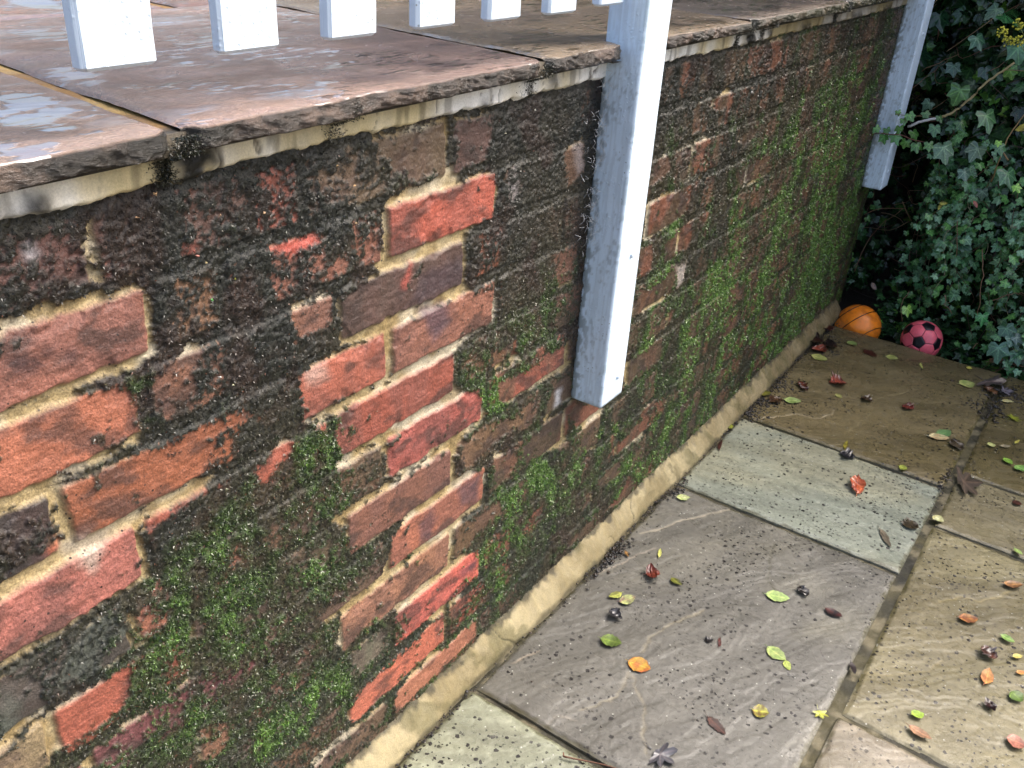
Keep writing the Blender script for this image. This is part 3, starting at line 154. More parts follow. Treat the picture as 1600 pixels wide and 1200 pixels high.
# ------------------------------------------------------------------ materials
class NT:
    def __init__(s, name):
        s.m = bpy.data.materials.new(name); s.m.use_nodes = True; s.t = s.m.node_tree; s.N = s.t.nodes
        s.b = s.N['Principled BSDF']; s.tc = s.N.new('ShaderNodeTexCoord')
    def link(s, a, b): s.t.links.new(a, b)
    def noise(s, scale, detail=4, rough=.5, vec=None, dist=0):
        n = s.N.new('ShaderNodeTexNoise'); n.inputs['Scale'].default_value = scale; n.inputs['Detail'].default_value = detail
        n.inputs['Roughness'].default_value = rough; n.inputs['Distortion'].default_value = dist
        s.link(vec if vec is not None else s.tc.outputs['Object'], n.inputs['Vector']); return n.outputs['Fac']
    def vor(s, scale, feat='F1', vec=None, dim='3D'):
        n = s.N.new('ShaderNodeTexVoronoi'); n.feature = feat; n.voronoi_dimensions = dim; n.inputs['Scale'].default_value = scale
        s.link(vec if vec is not None else s.tc.outputs['Object'], n.inputs['Vector']); return n
    def scale(s, v, vec=None):
        n = s.N.new('ShaderNodeMapping'); n.inputs['Scale'].default_value = v
        s.link(vec if vec is not None else s.tc.outputs['Object'], n.inputs['Vector']); return n.outputs[0]
    def math(s, op, a, b=0, c=None):
        n = s.N.new('ShaderNodeMath'); n.operation = op
        for i, x in enumerate((a, b, c)):
            if x is None: continue
            if isinstance(x, (int, float)): n.inputs[i].default_value = x
            else: s.link(x, n.inputs[i])
        return n.outputs[0]
    def ramp(s, x, a, b, lo=0, hi=1):
        n = s.N.new('ShaderNodeMapRange'); n.interpolation_type = 'SMOOTHSTEP'
        n.inputs[1].default_value = a; n.inputs[2].default_value = b; n.inputs[3].default_value = lo; n.inputs[4].default_value = hi
        s.link(x, n.inputs[0]); return n.outputs[0]
    def mix(s, f, a, b, mode='MIX'):
        n = s.N.new('ShaderNodeMix'); n.data_type = 'RGBA'; n.blend_type = mode
        for x, i in ((f, 0), (a, 6), (b, 7)):
            if isinstance(x, (int, float)): n.inputs[i].default_value = x
            elif isinstance(x, (tuple, list, np.ndarray)): n.inputs[i].default_value = tuple(x)[:3]+(1,)
            else: s.link(x, n.inputs[i])
        return n.outputs[2]
    def attr(s, n_):
        n = s.N.new('ShaderNodeAttribute'); n.attribute_name = n_; return n
    def bump(s, h, dist, strength=1, prev=None):
        n = s.N.new('ShaderNodeBump'); n.inputs['Distance'].default_value = dist; n.inputs['Strength'].default_value = strength
        s.link(h, n.inputs['Height'])
        if prev is not None: s.link(prev, n.inputs['Normal'])
        return n.outputs[0]
    def dim(s, c, k, sat=1.0):
        h = s.N.new('ShaderNodeHueSaturation'); h.inputs['Saturation'].default_value = sat; h.inputs['Value'].default_value = k; s.link(c, h.inputs['Color']); return h.outputs[0]
    def out(s, col=None, rough=None, normal=None, spec=None):
        b = s.b
        for x, k in ((col, 'Base Color'), (rough, 'Roughness'), (normal, 'Normal'), (spec, 'Specular IOR Level')):
            if x is None: continue
            if isinstance(x, (int, float)): b.inputs[k].default_value = x
            elif isinstance(x, (tuple, list, np.ndarray)): b.inputs[k].default_value = tuple(x)[:3]+(1,)
            else: s.link(x, b.inputs[k])
        return s.m
# wall (brick, mortar, dirt film, moss ground) from the colour sheet plus fine procedural grain
n = NT('brickwork'); c = n.attr('col').outputs['Color']; m = n.attr('moss').outputs['Fac']
g = n.noise(450, 6, .65); g2 = n.noise(120, 5, .6)
c = n.mix(1.0, c, n.mix(n.ramp(g, .25, .75), (.62, .62, .62), (1.38, 1.38, 1.38)), 'MULTIPLY')
sp = n.vor(190); dots = n.ramp(sp.outputs['Distance'], .18, .28, 1, 0)
gate = n.math('MULTIPLY', dots, n.ramp(n.noise(30, 4), .46, .58)); cell = n.N.new('ShaderNodeSeparateColor'); n.link(sp.outputs['Color'], cell.inputs[0])
gate = n.math('MULTIPLY', gate, n.ramp(cell.outputs[0], .6, .65)); gate = n.math('MULTIPLY', gate, n.math('SUBTRACT', 1, m))
c = n.mix(gate, c, lin((28, 26, 28)))
bm = n.bump(g, .0016, .8); bm = n.bump(g2, .0025, .6, bm)
r = n.ramp(n.noise(60, 4), .35, .65, .3, .62)
M_WALL = n.out(n.dim(c, .60, .90), r, bm, .45)
n = NT('moss_blades'); c = n.attr('col').outputs['Color']; M_MOSS = n.out(n.dim(c, .66, .9), .36, None, .6)
n = NT('mortar'); c = n.attr('col').outputs['Color']; g = n.noise(500, 6, .7); g2 = n.noise(60, 5, .6)
c = n.mix(1.0, c, n.mix(n.ramp(g, .2, .8), (.75, .75, .75), (1.22, 1.22, 1.22)), 'MULTIPLY')
M_MORT = n.out(n.dim(c, .60), n.ramp(g2, .3, .7, .35, .8), n.bump(g2, .004, .6, n.bump(g, .0015, .8)), .4)
n = NT('pale_mortar'); c = n.attr('col').outputs['Color']; g = n.noise(500, 6, .7); g2 = n.noise(60, 5, .6)
c = n.mix(1.0, c, n.mix(n.ramp(g, .2, .8), (.8, .8, .8), (1.15, 1.15, 1.15)), 'MULTIPLY')
M_BAND = n.out(n.dim(c, .95), .5, n.bump(g2, .003, .6, n.bump(g, .0012, .7)), .4)
def slab_mat(name, wet, dots):
    n = NT(name); c = n.attr('col').outputs['Color']
    g = n.noise(700, 5, .7); g2 = n.noise(90, 6, .65); g3 = n.noise(14, 5, .6, dist=1.5)
    c = n.mix(1.0, c, n.mix(n.ramp(g, .2, .8), (.82, .82, .82), (1.18, 1.18, 1.18)), 'MULTIPLY')
    c = n.mix(1.0, c, n.mix(n.ramp(g2, .3, .7), (.86, .86, .86), (1.12, 1.12, 1.12)), 'MULTIPLY')
    if dots:
        for sc, th, gt in ((62, .24, .44), (100, .27, .48), (44, .10, .5), (75, .2, .53)):
            mp = n.scale((1, 1, .01)); wn = n.N.new('ShaderNodeTexNoise'); wn.inputs['Scale'].default_value = 220
            n.link(mp, wn.inputs['Vector']); va = n.N.new('ShaderNodeVectorMath'); va.operation = 'MULTIPLY_ADD'
            n.link(wn.outputs['Color'], va.inputs[0]); va.inputs[1].default_value = (.006, .006, 0); n.link(mp, va.inputs[2])
            v = n.vor(sc, vec=va.outputs[0], dim='2D'); se = n.N.new('ShaderNodeSeparateColor'); n.link(v.outputs['Color'], se.inputs[0])
            th2 = n.math('MULTIPLY', se.outputs[1], th)
            k = n.math('LESS_THAN', v.outputs['Distance'], th2)
            k = n.math('MULTIPLY', k, n.ramp(n.noise(3.2+sc*.03, 5, .65), gt-.01, gt+.09))
            k = n.math('MULTIPLY', k, n.ramp(se.outputs[0], .3, .35))
            c = n.mix(n.math('MULTIPLY', k, .95), c, lin((34, 31, 32)))
        v = n.vor(60, dim='2D'); se = n.N.new('ShaderNodeSeparateColor'); n.link(v.outputs['Color'], se.inputs[0])
        k = n.math('MULTIPLY', n.math('LESS_THAN', v.outputs['Distance'], .07), n.math('GREATER_THAN', se.outputs[2], .9)); c = n.mix(k, c, lin((205, 205, 195)))
    if wet:
        n.link(n.attr('wet').outputs['Fac'], n.b.inputs['Coat Weight']); n.b.inputs['Coat Roughness'].default_value = .02; n.b.inputs['Coat IOR'].default_value = 2.7
        pud = n.attr('wet').outputs['Fac']
        r = n.math('ADD', n.ramp(g3, .35, .65, .09, .28), n.math('MULTIPLY', pud, -.45)); r = n.math('MAXIMUM', r, .04)
        g4 = n.noise(330, 5, .7, vec=n.scale((1, .4, 1)))
        hb = n.math('MULTIPLY', n.math('SUBTRACT', 1, n.math('MULTIPLY', pud, .92)), g4)
        nm = n.bump(hb, .005, .9)
        c = n.mix(n.math('MULTIPLY', pud, .3), c, (.02, .018, .015))
        return n.out(n.dim(c, .72), r, nm, .6)
    r = n.ramp(g3, .35, .65, .13, .42)
    return n.out(n.dim(c, .60), r, n.bump(g2, .002, .5, n.bump(g, .0008, .6)), .42)
M_PATIO = slab_mat('riven_sandstone', False, True)
M_TERR = slab_mat('wet_sandstone', True, False)
n = NT('white_paint'); c = n.attr('col').outputs['Color']
gr = n.noise(70, 6, .7, vec=n.scale((11, 11, .3)), dist=.4); g = n.noise(900, 4, .7); g5 = n.noise(30, 4, .6)
sp = n.vor(150); spk = n.math('MULTIPLY', n.ramp(sp.outputs['Distance'], .1, .2, 1, 0), n.ramp(n.noise(25, 3), .58, .66))
c = n.mix(n.math('MULTIPLY', spk, .7), c, lin((95, 95, 80)))
c = n.mix(1.0, c, n.mix(n.ramp(gr, .3, .7), (.965, .967, .97), (1.015, 1.015, 1.015)), 'MULTIPLY')
c = n.mix(1.0, c, n.mix(n.ramp(g5, .35, .7), (.96, .965, .96), (1.01, 1.01, 1.01)), 'MULTIPLY')
dr = n.vor(170); drop = n.math('MULTIPLY', n.ramp(dr.outputs['Distance'], .0, .4, 1, 0), n.ramp(n.noise(18, 2), .45, .55))
M_PAINT = n.out(n.mix(1.0, c, (.80, .93, 1.10), 'MULTIPLY'), .32, n.bump(drop, .0012, .5, n.bump(gr, .0014, .6, n.bump(g, .0005, .5))), .5)
def vein_mat(name, rough, vs, dm):
    n = NT(name); c = n.attr('col').outputs['Color']; uv = n.N.new('ShaderNodeUVMap'); uv.uv_map = 'uv'
    sx = n.N.new('ShaderNodeSeparateXYZ'); n.link(uv.outputs[0], sx.inputs[0]); X, Y = sx.outputs[0], sx.outputs[1]
    acc = None
    for a in (0, 48, -48, 105, -105):
        ca, sa = math.cos(math.radians(a)), math.sin(math.radians(a))
        along = n.math('ADD', n.math('MULTIPLY', X, ca), n.math('MULTIPLY', Y, sa))
        acr = n.math('ABSOLUTE', n.math('SUBTRACT', n.math('MULTIPLY', Y, ca), n.math('MULTIPLY', X, sa)))
        w_ = n.math('ADD', acr, n.math('MULTIPLY', n.math('LESS_THAN', along, -.02), 9))
        w_ = n.math('ADD', w_, n.math('MULTIPLY', n.math('MAXIMUM', along, 0), .025))
        acc = w_ if acc is None else n.math('MINIMUM', acc, w_)
    k = n.ramp(acc, .02, .06, vs, 0)
    g = n.noise(220, 4, .6)
    c = n.mix(1.0, c, n.mix(n.ramp(g, .3, .7), (.75, .75, .75), (1.2, 1.2, 1.2)), 'MULTIPLY')
    c2 = n.mix(1.0, c, (2.6, 2.2, 1.9), 'MULTIPLY'); c = n.mix(k, c, c2)
    return n.out(n.dim(c, dm, .92), rough, n.bump(k, .0015, -.6, n.bump(g, .001, .4)), .5)
M_IVY = vein_mat('ivy_leaf', .19, .6, .9)
M_LEAF = vein_mat('fallen_leaf', .28, .45, .54)
n = NT('bark'); c = n.attr('col').outputs['Color']; g = n.noise(300, 4, .6)
M_BARK = n.out(n.mix(1.0, c, n.mix(g, (.6, .6, .6), (1.3, 1.3, 1.3)), 'MULTIPLY'), .6, n.bump(g, .001, .6))
n = NT('ball_rubber'); c = n.attr('col').outputs['Color']; g = n.noise(500, 4, .6); g2 = n.noise(40, 4, .6)
c = n.mix(1.0, c, n.mix(n.ramp(g2, .3, .7), (.84, .84, .84), (1.08, 1.08, 1.08)), 'MULTIPLY')
M_BALL = n.out(c, .3, n.bump(g, .0006, .5), .5)
n = NT('soil'); g = n.noise(40, 8, .7); c = n.mix(g, lin((22, 18, 13)), lin((62, 52, 38)))
M_SOIL = n.out(c, .8, n.bump(g, .02, .8))
n = NT('cobweb'); M_WEB = n.out(lin((190, 192, 195)), .4)
# ------------------------------------------------------------------ ground
V = [(-60, -60, -.1), (60, -60, -.1), (60, 60, -.1), (-60, 60, -.1)]
o = mesh_np('ground', V, [(0, 1, 2, 3)], M_SOIL, smooth=False); tag(o, kind='structure')
# ------------------------------------------------------------------ the brick wall
UE = 2.12                      # far end of the wall
wall = empty('garden_wall'); tag(wall, 'old red brick retaining wall overgrown with black and green moss below the wet terrace', 'wall')
HEADS = {0: [-.93, -.695, -.466, -.24, -.008], 1: [-.87, -.645, -.419, -.345, -.121, .091], 2: [-.9, -.67, -.441, -.2, .03], 3: [-.98, -.76, -.534, -.267, -.116, .101],
         4: [-.9, -.69, -.464, -.217, .017], 5: [-.95, -.72, -.49, -.34, -.126, .085], 6: [-.8, -.586, -.43, -.202, .018], 7: [-.78, -.56, -.345, -.125, .099],
         8: [-.66, -.445, -.22, .018], 9: [-.56, -.34, -.118, .097], 10: [-.66, -.435, -.211, .012], 11: [-.56, -.345, -.121, .1], 12: [-.4, -.2, .0]}
for k in HEADS:
    h = HEADS[k]; r_ = random.Random(k+40); x = h[-1]
    while x < UE+.5: x += .225+r_.uniform(-.006, .006); h.append(x)
PAL = [(178, 84, 66), (168, 92, 70), (160, 98, 86), (112, 78, 78), (128, 88, 70), (142, 92, 78), (186, 88, 68), (120, 96, 84)]
OV = [(0, -.6, (122, 78, 78)), (0, -.1, (126, 102, 90)), (0, .05, (106, 78, 80)), (1, -.5, (178, 106, 96)), (1, -.38, (150, 105, 85)), (1, 0, (208, 92, 72)), (2, -.5, (200, 110, 84)), (2, -.3, (160, 104, 90)),
      (2, -.1, (104, 78, 78)), (3, -.6, (72, 62, 70)), (3, -.4, (172, 92, 60)), (3, -.2, (196, 98, 78)), (3, 0, (172, 106, 92)), (4, -.55, (196, 108, 104)), (4, -.1, (178, 84, 68)), (5, 0, (190, 88, 84)), (5, -.4, (186, 110, 92)), (5, -.55, (92, 96, 100)),
      (6, -.65, (172, 146, 120)), (6, -.3, (115, 95, 84)), (6, -.1, (150, 94, 84)), (6, .1, (134, 98, 78)), (7, -.65, (120, 68, 80)), (7, -.45, (132, 70, 84)), (7, 0, (192, 108, 86)), (7, -.2, (120, 92, 82)), (8, -.3, (150, 100, 84)), (8, -.1, (182, 120, 98)), (8, .1, (120, 88, 68)),
      (9, 0, (236, 96, 82)), (9, -.2, (122, 116, 108)), (10, -.1, (222, 108, 82)), (11, -.2, (122, 92, 82)), (11, 0, (200, 120, 98))]
def poly_field(U, Z, us, zs, polys, warp=0):
    F = np.zeros(U.shape, np.float32)
    for s_, P in polys:
        P = np.array(P); a, b = P.min(0)-.03, P.max(0)+.03
        c0, c1 = np.searchsorted(us, a[0]), np.searchsorted(us, b[0]); r0, r1 = np.searchsorted(zs, a[1]), np.searchsorted(zs, b[1])
        if c1 <= c0 or r1 <= r0: continue
        sl_ = (slice(r0, r1), slice(c0, c1)); sd = sdist(U[sl_], Z[sl_], P)
        F[sl_] = np.maximum(F[sl_], s_*sstep(-.010, .008, sd+(warp[sl_] if warp is not 0 else 0)))
    return F
def unit3(v): return v/np.linalg.norm(v, axis=1)[:, None]
def build_wall():
    us = [-.95]
    while us[-1] < UE+.26: us.append(us[-1]+(.0014+.0007*max(0, us[-1]+.4)))
    us = np.array(us); zs = np.arange(.0, Z0+.004, .0017)
    U, Z = np.meshgrid(us, zs); r, c = U.shape
    wu = (fbm(U, Z, 30, 3, 1)-.5)*.006; wz = (fbm(U, Z, 28, 3, 5)-.5)*.006+(vn(U, Z*0, 3, 9)-.5)*.004
    u_, z_ = U+wu, Z+wz
    kf = (Z0-z_)/.075; k = np.clip(np.floor(kf), 0, 12).astype(int); fz = (kf-k)*.075
    left = np.zeros(U.shape); right = np.zeros(U.shape); bid = np.zeros(U.shape, int)
    for kk in range(13):
        h = np.array(HEADS[kk]); msk = k == kk; i = np.clip(np.searchsorted(h, u_[msk])-1, 0, len(h)-2)
        left[msk] = h[i]; right[msk] = h[i+1]; bid[msk] = i+kk*100
    # distance inside the brick (rounded corners)
    dx = np.minimum(u_-left, right-u_)-.0055; dz = np.minimum(fz, .075-fz)-.0066
    q = .0055; ax = np.maximum(q-dx, 0); az = np.maximum(q-dz, 0); sd = q-np.hypot(ax, az)
    sd = np.where((dx > q) & (dz > q), np.minimum(dx, dz), sd)+(fbm(U, Z, 90, 3, 21)-.5)*.005
    br = sstep(-.0015, .0035, sd); nzf = fbm(U, Z, 400, 2, 35)
    tilt = (_h(bid, bid*3, 4)-.5)
    hb = .0022+tilt*.002+(fbm(U, Z*1.5, 45, 4, 31)-.5)*.0024+(fbm(U*.5, Z*2.2, 170, 4, 33)-.5)*.0014+(nzf-.5)*.0009
    chips = sstep(.62, .7, fbm(U, Z, 22, 4, 61))*sstep(.02, .0, sd); hb -= chips*.003
    hm = -.0028+(fbm(U, Z, 80, 4, 41)-.5)*.004
    H = hm+(hb-hm)*br
    # brick colours
    n_u, idx = np.unique(bid, return_inverse=True); idx = idx.reshape(bid.shape); base = np.zeros((len(n_u), 3)); sec = np.zeros((len(n_u), 3))
    for j, b in enumerate(n_u):
        kk, i = divmod(int(b), 100); rr = random.Random(int(b)*7+1); base[j] = lin(PAL[rr.randrange(len(PAL))]); sec[j] = lin(PAL[rr.randrange(len(PAL))])
        cu = .5*(HEADS[kk][i]+HEADS[kk][i+1])
        if cu > .2: fq = min(.85, .5+.25*cu); base[j] = base[j]*(1-fq)+lin((112, 82, 68))*fq; sec[j] = lin((92, 76, 64))
        for ok, ou, oc in OV:
            if ok == kk and HEADS[kk][i] <= ou < HEADS[kk][i+1]: base[j] = lin(oc); sec[j] = lin(oc)*.6+.4*lin((122, 84, 84))
    patch = sstep(.46, .62, fbm(U*1.0, Z*.5, 16, 4, 51))
    base = base*np.array([.90, .95, .72]); sec = sec*np.array([.9, .95, .78])
    cb = mixc(base[idx], sec[idx], patch*.85); cb = cb*(.82+.36*fbm(U, Z, 55, 4, 71))[..., None]
    cb = mixc(cb, np.broadcast_to(lin((70, 55, 52)), cb.shape), .7*sstep(.5, .72, fbm(U, Z*1.6, 30, 5, 75)))
    cm = mixc(np.broadcast_to(lin((214, 188, 128)), cb.shape), np.broadcast_to(lin((236, 222, 188)), cb.shape), sstep(.45, .65, fbm(U, Z, 14, 4, 81)))
    cm = mixc(cm, np.broadcast_to(lin((168, 138, 74)), cb.shape), .6*sstep(.5, .7, fbm(U, Z, 30, 3, 84)))
    cm = cm*(.68+.35*fbm(U, Z, 130, 3, 85))[..., None]
    colr = mixc(cm, cb, br)
    for rgb, s_, P in PATCH: colr = mixc(colr, np.broadcast_to(lin(rgb), colr.shape), poly_field(U, Z, us, zs, [(s_, P)], (fbm(U, Z, 120, 3, 91)-.5)*.008))
    # moss cover
    warp = (fbm(U, Z, 45, 4, 101)-.5)*.013+.0035
    F = poly_field(U, Z, us, zs, CLEAN, warp)
    far = sstep(.3, 1.2, U)
    F = np.maximum(F, far*.56*sstep(.34, .62, fbm(U*1.1, Z*.4, 14, 4, 111))*(.55+.45*br))
    F = np.maximum(F, (.42+.25*sstep(.3, .7, U))*sstep(.50, .64, fbm(U*1.5, Z*.32, 13, 4, 117))*(.35+.65*br))
    F = np.maximum(F, .46*sstep(.02, -.1, U)*sstep(.62, .45, Z)*sstep(.45, .62, fbm(U*.8, Z*1.6, 17, 4, 113))*br)
    F = np.maximum(F, sstep(-.45, -.65, U)*.55*fbm(U, Z, 9, 3, 115))
    nz = fbm(U, Z, 70, 4, 121); nz2 = fbm(U, Z, 260, 3, 123)
    nz4 = fbm(U, Z, 420, 2, 145); joint = 1-br
    amp = 1-.45*sstep(.7, 1, F); mo = 1-F+(nz-.5)*.7*amp+(nz2-.5)*1.15*amp+(nz4-.5)*.45*amp+.26*joint*(1-sstep(.35, .7, F))-.06*br*F
    spots = sstep(.66, .74, fbm(U, Z, 95, 4, 131))*sstep(.42, .6, fbm(U, Z, 14, 3, 133)); mo = np.maximum(mo, spots*.66)
    mo = sstep(.36, .62, mo)
    film = np.clip(1-F, 0, 1)*.68*sstep(.0, .5, mo+.2)+.13*nz            # damp brown-green film on the bricks under the moss
    gF = np.zeros(U.shape); bF = np.zeros(U.shape)
    for u0, z0_, ru, rz, s_ in GREEN: gF = np.maximum(gF, s_*np.exp(-((U-u0)/ru)**2*.5-((Z-z0_)/rz)**2*.5)*(.8 if u0 < 0 else 1))
    for u0, z0_, ru, rz, s_ in BLACK: bF = np.maximum(bF, s_*np.exp(-((U-u0)/ru)**2*.7-((Z-z0_)/rz)**2*.7))
    st = fbm(U*1.6, Z*.4, 20, 4, 141)                                     # runs down the wall
    nz3 = fbm(U, Z*.8, 26, 4, 143); gF = np.clip(gF*(.25+1.05*sstep(.36, .62, .4*st+.3*nz+.3*nz3))*.9-.35*bF+(.22+.36*far)*(1-bF)*sstep(.40, .62, nz3), 0, 1)
    low = 1-sstep(.1, .75, Z); st2 = fbm(U*1.5+3, Z*.28, 17, 4, 147); gF = np.clip(gF+far*.40*sstep(.46, .64, st2)*(.4+.9*nz3)*(1-.8*bF)*(.5+.5*sstep(.9, .6, Z)), 0, 1)
    gF = np.clip(gF+.12*low*(1-bF)*sstep(.5, .65, nz)+.16*far*sstep(.5, .6, st), 0, 1)
    dk = mixc(np.broadcast_to(lin((66, 60, 38)), colr.shape), np.broadcast_to(lin((32, 36, 30)), colr.shape), np.clip(bF+.3*(1-far)+.4*(nz-.5), 0, 1))
    dk = mixc(dk, np.broadcast_to(lin((52, 32, 26)), colr.shape), .6*sstep(.55, .7, fbm(U, Z, 18, 4, 151)))
    dk = mixc(dk, np.broadcast_to(lin((34, 46, 34)), colr.shape), .7*low*sstep(.4, .6, fbm(U, Z, 12, 3, 155)))
    gr = mixc(np.broadcast_to(lin((52, 72, 28)), colr.shape), np.broadcast_to(lin((80, 116, 34)), colr.shape), sstep(.5, 1.05, gF+.6*(nz2-.5)))
    cmoss = mixc(dk, gr, sstep(.10, .62, gF+.35*(nz-.5)+.35*(nz2-.5)))
    cmoss = cmoss*(.35+1.2*nz2+.5*(nz4-.5))[..., None]
    colr = mixc(colr, np.broadcast_to(lin((56, 49, 35)), colr.shape)*(.7+.6*nz)[..., None]*(1-.25*bF)[..., None], np.clip(film+.6*joint*(1-sstep(.3, .7, F)), 0, .93))
    colr = mixc(colr, cmoss, mo*(.80+.12*bF+.20*sstep(.42, .56, fbm(U, Z, 38, 4, 157))).clip(0, 1))
    H = H*(1-.55*mo)+mo*(.0020+.0035*(nz-.4)+.0034*(nz2-.5)+.0034*(nz4-.5))
    # gentle bulge of the old wall
    X = H; Y = U.copy()
    over = np.maximum(U-UE, 0); rag = .016*np.sin(math.pi*np.clip(fz/.075, 0, 1))+.004*(nz-.5)
    Xn = np.where(over > 0, -over+.004, X); Yn = np.where(over > 0, UE+rag+np.minimum(over, .01)*.5, np.minimum(U, UE+rag*.5))
    near = np.maximum(0, 1-(UE-U)/.02)*(over <= 0); Xn = np.where(over <= 0, Xn-.004*near**2, Xn)
    V = np.stack([Xn, Yn, Z], -1)
    o = mesh_np('brickwork', V, gridfaces(r, c), M_WALL, wall, colr, attrs={'moss': mo})
    # blades and crumbs of moss standing on it
    du = np.gradient(us)
    near_w = 1/(.45+np.maximum(0, U+.2))**1.55
    P = (mo*(U < UE)*(Z > .03)*(U > -.72)*(.4+1.2*nz)*(.4+1.1*gF)*(du[None, :]*near_w)); P = P.ravel(); P /= P.sum()
    N = 400000; pick = RNG.choice(P.size, N, p=P)
    p = V.reshape(-1, 3)[pick]+RNG.normal(0, .0006, (N, 3)); p[:, 0] -= .0006
    cc = cmoss.reshape(-1, 3)[pick]; g_ = gF.ravel()[pick]; b_ = bF.ravel()[pick]
    L = RNG.uniform(.0011, .0032, N)*(1+.45*g_)*(1+.35*np.maximum(0, p[:, 1])); wd = L*RNG.uniform(.22, .5, N)
    dirv = np.stack([RNG.uniform(.25, 1, N), RNG.normal(0, .75, N), RNG.normal(-.35, .7, N)], 1); dirv /= np.linalg.norm(dirv, axis=1)[:, None]
    sv = np.cross(dirv, RNG.normal(0, 1, (N, 3))); sv /= np.linalg.norm(sv, axis=1)[:, None]+1e-9
    tr = RNG.random((N, 1)); cc = cc*np.exp(RNG.normal(.15, .5, (N, 1)))
    pale = (RNG.random(N) < .009); cc[pale] = lin((190, 185, 165)); L[pale] *= .55  # few near-white blades: pale bits, and wet glints put into the colour
    rust = (RNG.random(N) < .02); cc[rust] = lin((120, 70, 45))
    VV = np.stack([p-sv*wd[:, None]*.5, p+sv*wd[:, None]*.5, p+dirv*L[:, None]+sv*0], 1).reshape(-1, 3)
    FF = np.arange(3*N).reshape(-1, 3); CC = np.repeat(np.clip(cc, 0, .6), 3, 0)
    # black cushions hanging at the slab joints
    Nk = 9000; spots_ = np.array([(-.392, 1.6), (.136, .7), (.80, .8), (1.365, .7), (.92, .5), (-.2, .35)]); w_ = spots_[:, 1]/spots_[:, 1].sum(); ii = RNG.choice(len(spots_), Nk, p=w_)
    zz_ = RNG.uniform(.930, .974, Nk); pk_ = np.stack([np.where(zz_ > .957, .0355, .0085+.02*sstep(.948, .957, zz_))+RNG.normal(0, .0012, Nk), spots_[ii, 0]+RNG.normal(0, .007, Nk), zz_], 1); dk_ = unit3(np.stack([RNG.uniform(.3, 1, Nk), RNG.normal(0, .7, Nk), RNG.normal(-.1, .7, Nk)], 1)); sk_ = unit3(np.cross(dk_, RNG.normal(0, 1, (Nk, 3)))); Lk = RNG.uniform(.0012, .0030, (Nk, 1))
    VV = np.concatenate([VV, np.stack([pk_-sk_*Lk*.25, pk_+sk_*Lk*.25, pk_+dk_*Lk], 1).reshape(-1, 3)]); FF = np.arange(len(VV)).reshape(-1, 3); CC = np.concatenate([CC, np.repeat(lin((38, 42, 26))*np.exp(RNG.normal(0, .5, (Nk, 1))), 3, 0)])
    o2 = mesh_np('moss', VV, FF, M_MOSS, None, CC, smooth=False); tag(o2, kind='stuff')
build_wall()
# bedding mortar under the coping slabs
def build_band():
    us = np.arange(-.95, UE, .0025); zs = np.linspace(Z0-.004, .966, 26); U, Z = np.meshgrid(us, zs)
    nz = fbm(U, Z, 60, 4, 201); X = .007+(nz-.5)*.004+.002*np.sin(U*9)
    lowe = sstep(Z0+.006, Z0-.003, Z+(nz-.5)*.006); X = X-lowe*.012
    crack = sstep(.012, .0, np.abs(fbm(U, Z*.6, 18, 3, 205)-.5))*sstep(.5, .6, fbm(U, Z*0, 3, 2, 207)); X -= crack*.003
    c = mixc(np.broadcast_to(lin((214, 198, 154)), U.shape+(3,)), np.broadcast_to(lin((248, 246, 240)), U.shape+(3,)), sstep(.42, .62, fbm(U, Z*.3, 7, 4, 211)+.12*sstep(-.3, -.1, U)*sstep(.25, .1, U)))
    c = c*(.78+.4*fbm(U, Z*.3, 60, 4, 213))[..., None]
    c = mixc(c, np.broadcast_to(lin((60, 50, 35)), c.shape), np.clip(.8*crack+.5*sstep(.62, .72, fbm(U*2, Z*.25, 30, 3, 215)), 0, 1))
    c = mixc(c, np.broadcast_to(lin((122, 104, 70)), c.shape), .6*sstep(.6, 1.2, U))
    F = poly_field(U, Z, us, zs, BANDMOSS, (nz-.5)*.012); X += F*(.003+.01*(fbm(U, Z, 150, 3, 217)-.4))
    c = mixc(c, np.broadcast_to(lin((24, 24, 20)), c.shape)*(.6+.8*nz)[..., None], F)
    V = np.stack([X, U, Z], -1)
    mesh_np('bedding_mortar', V, gridfaces(*U.shape), M_BAND, wall, c)
build_band()
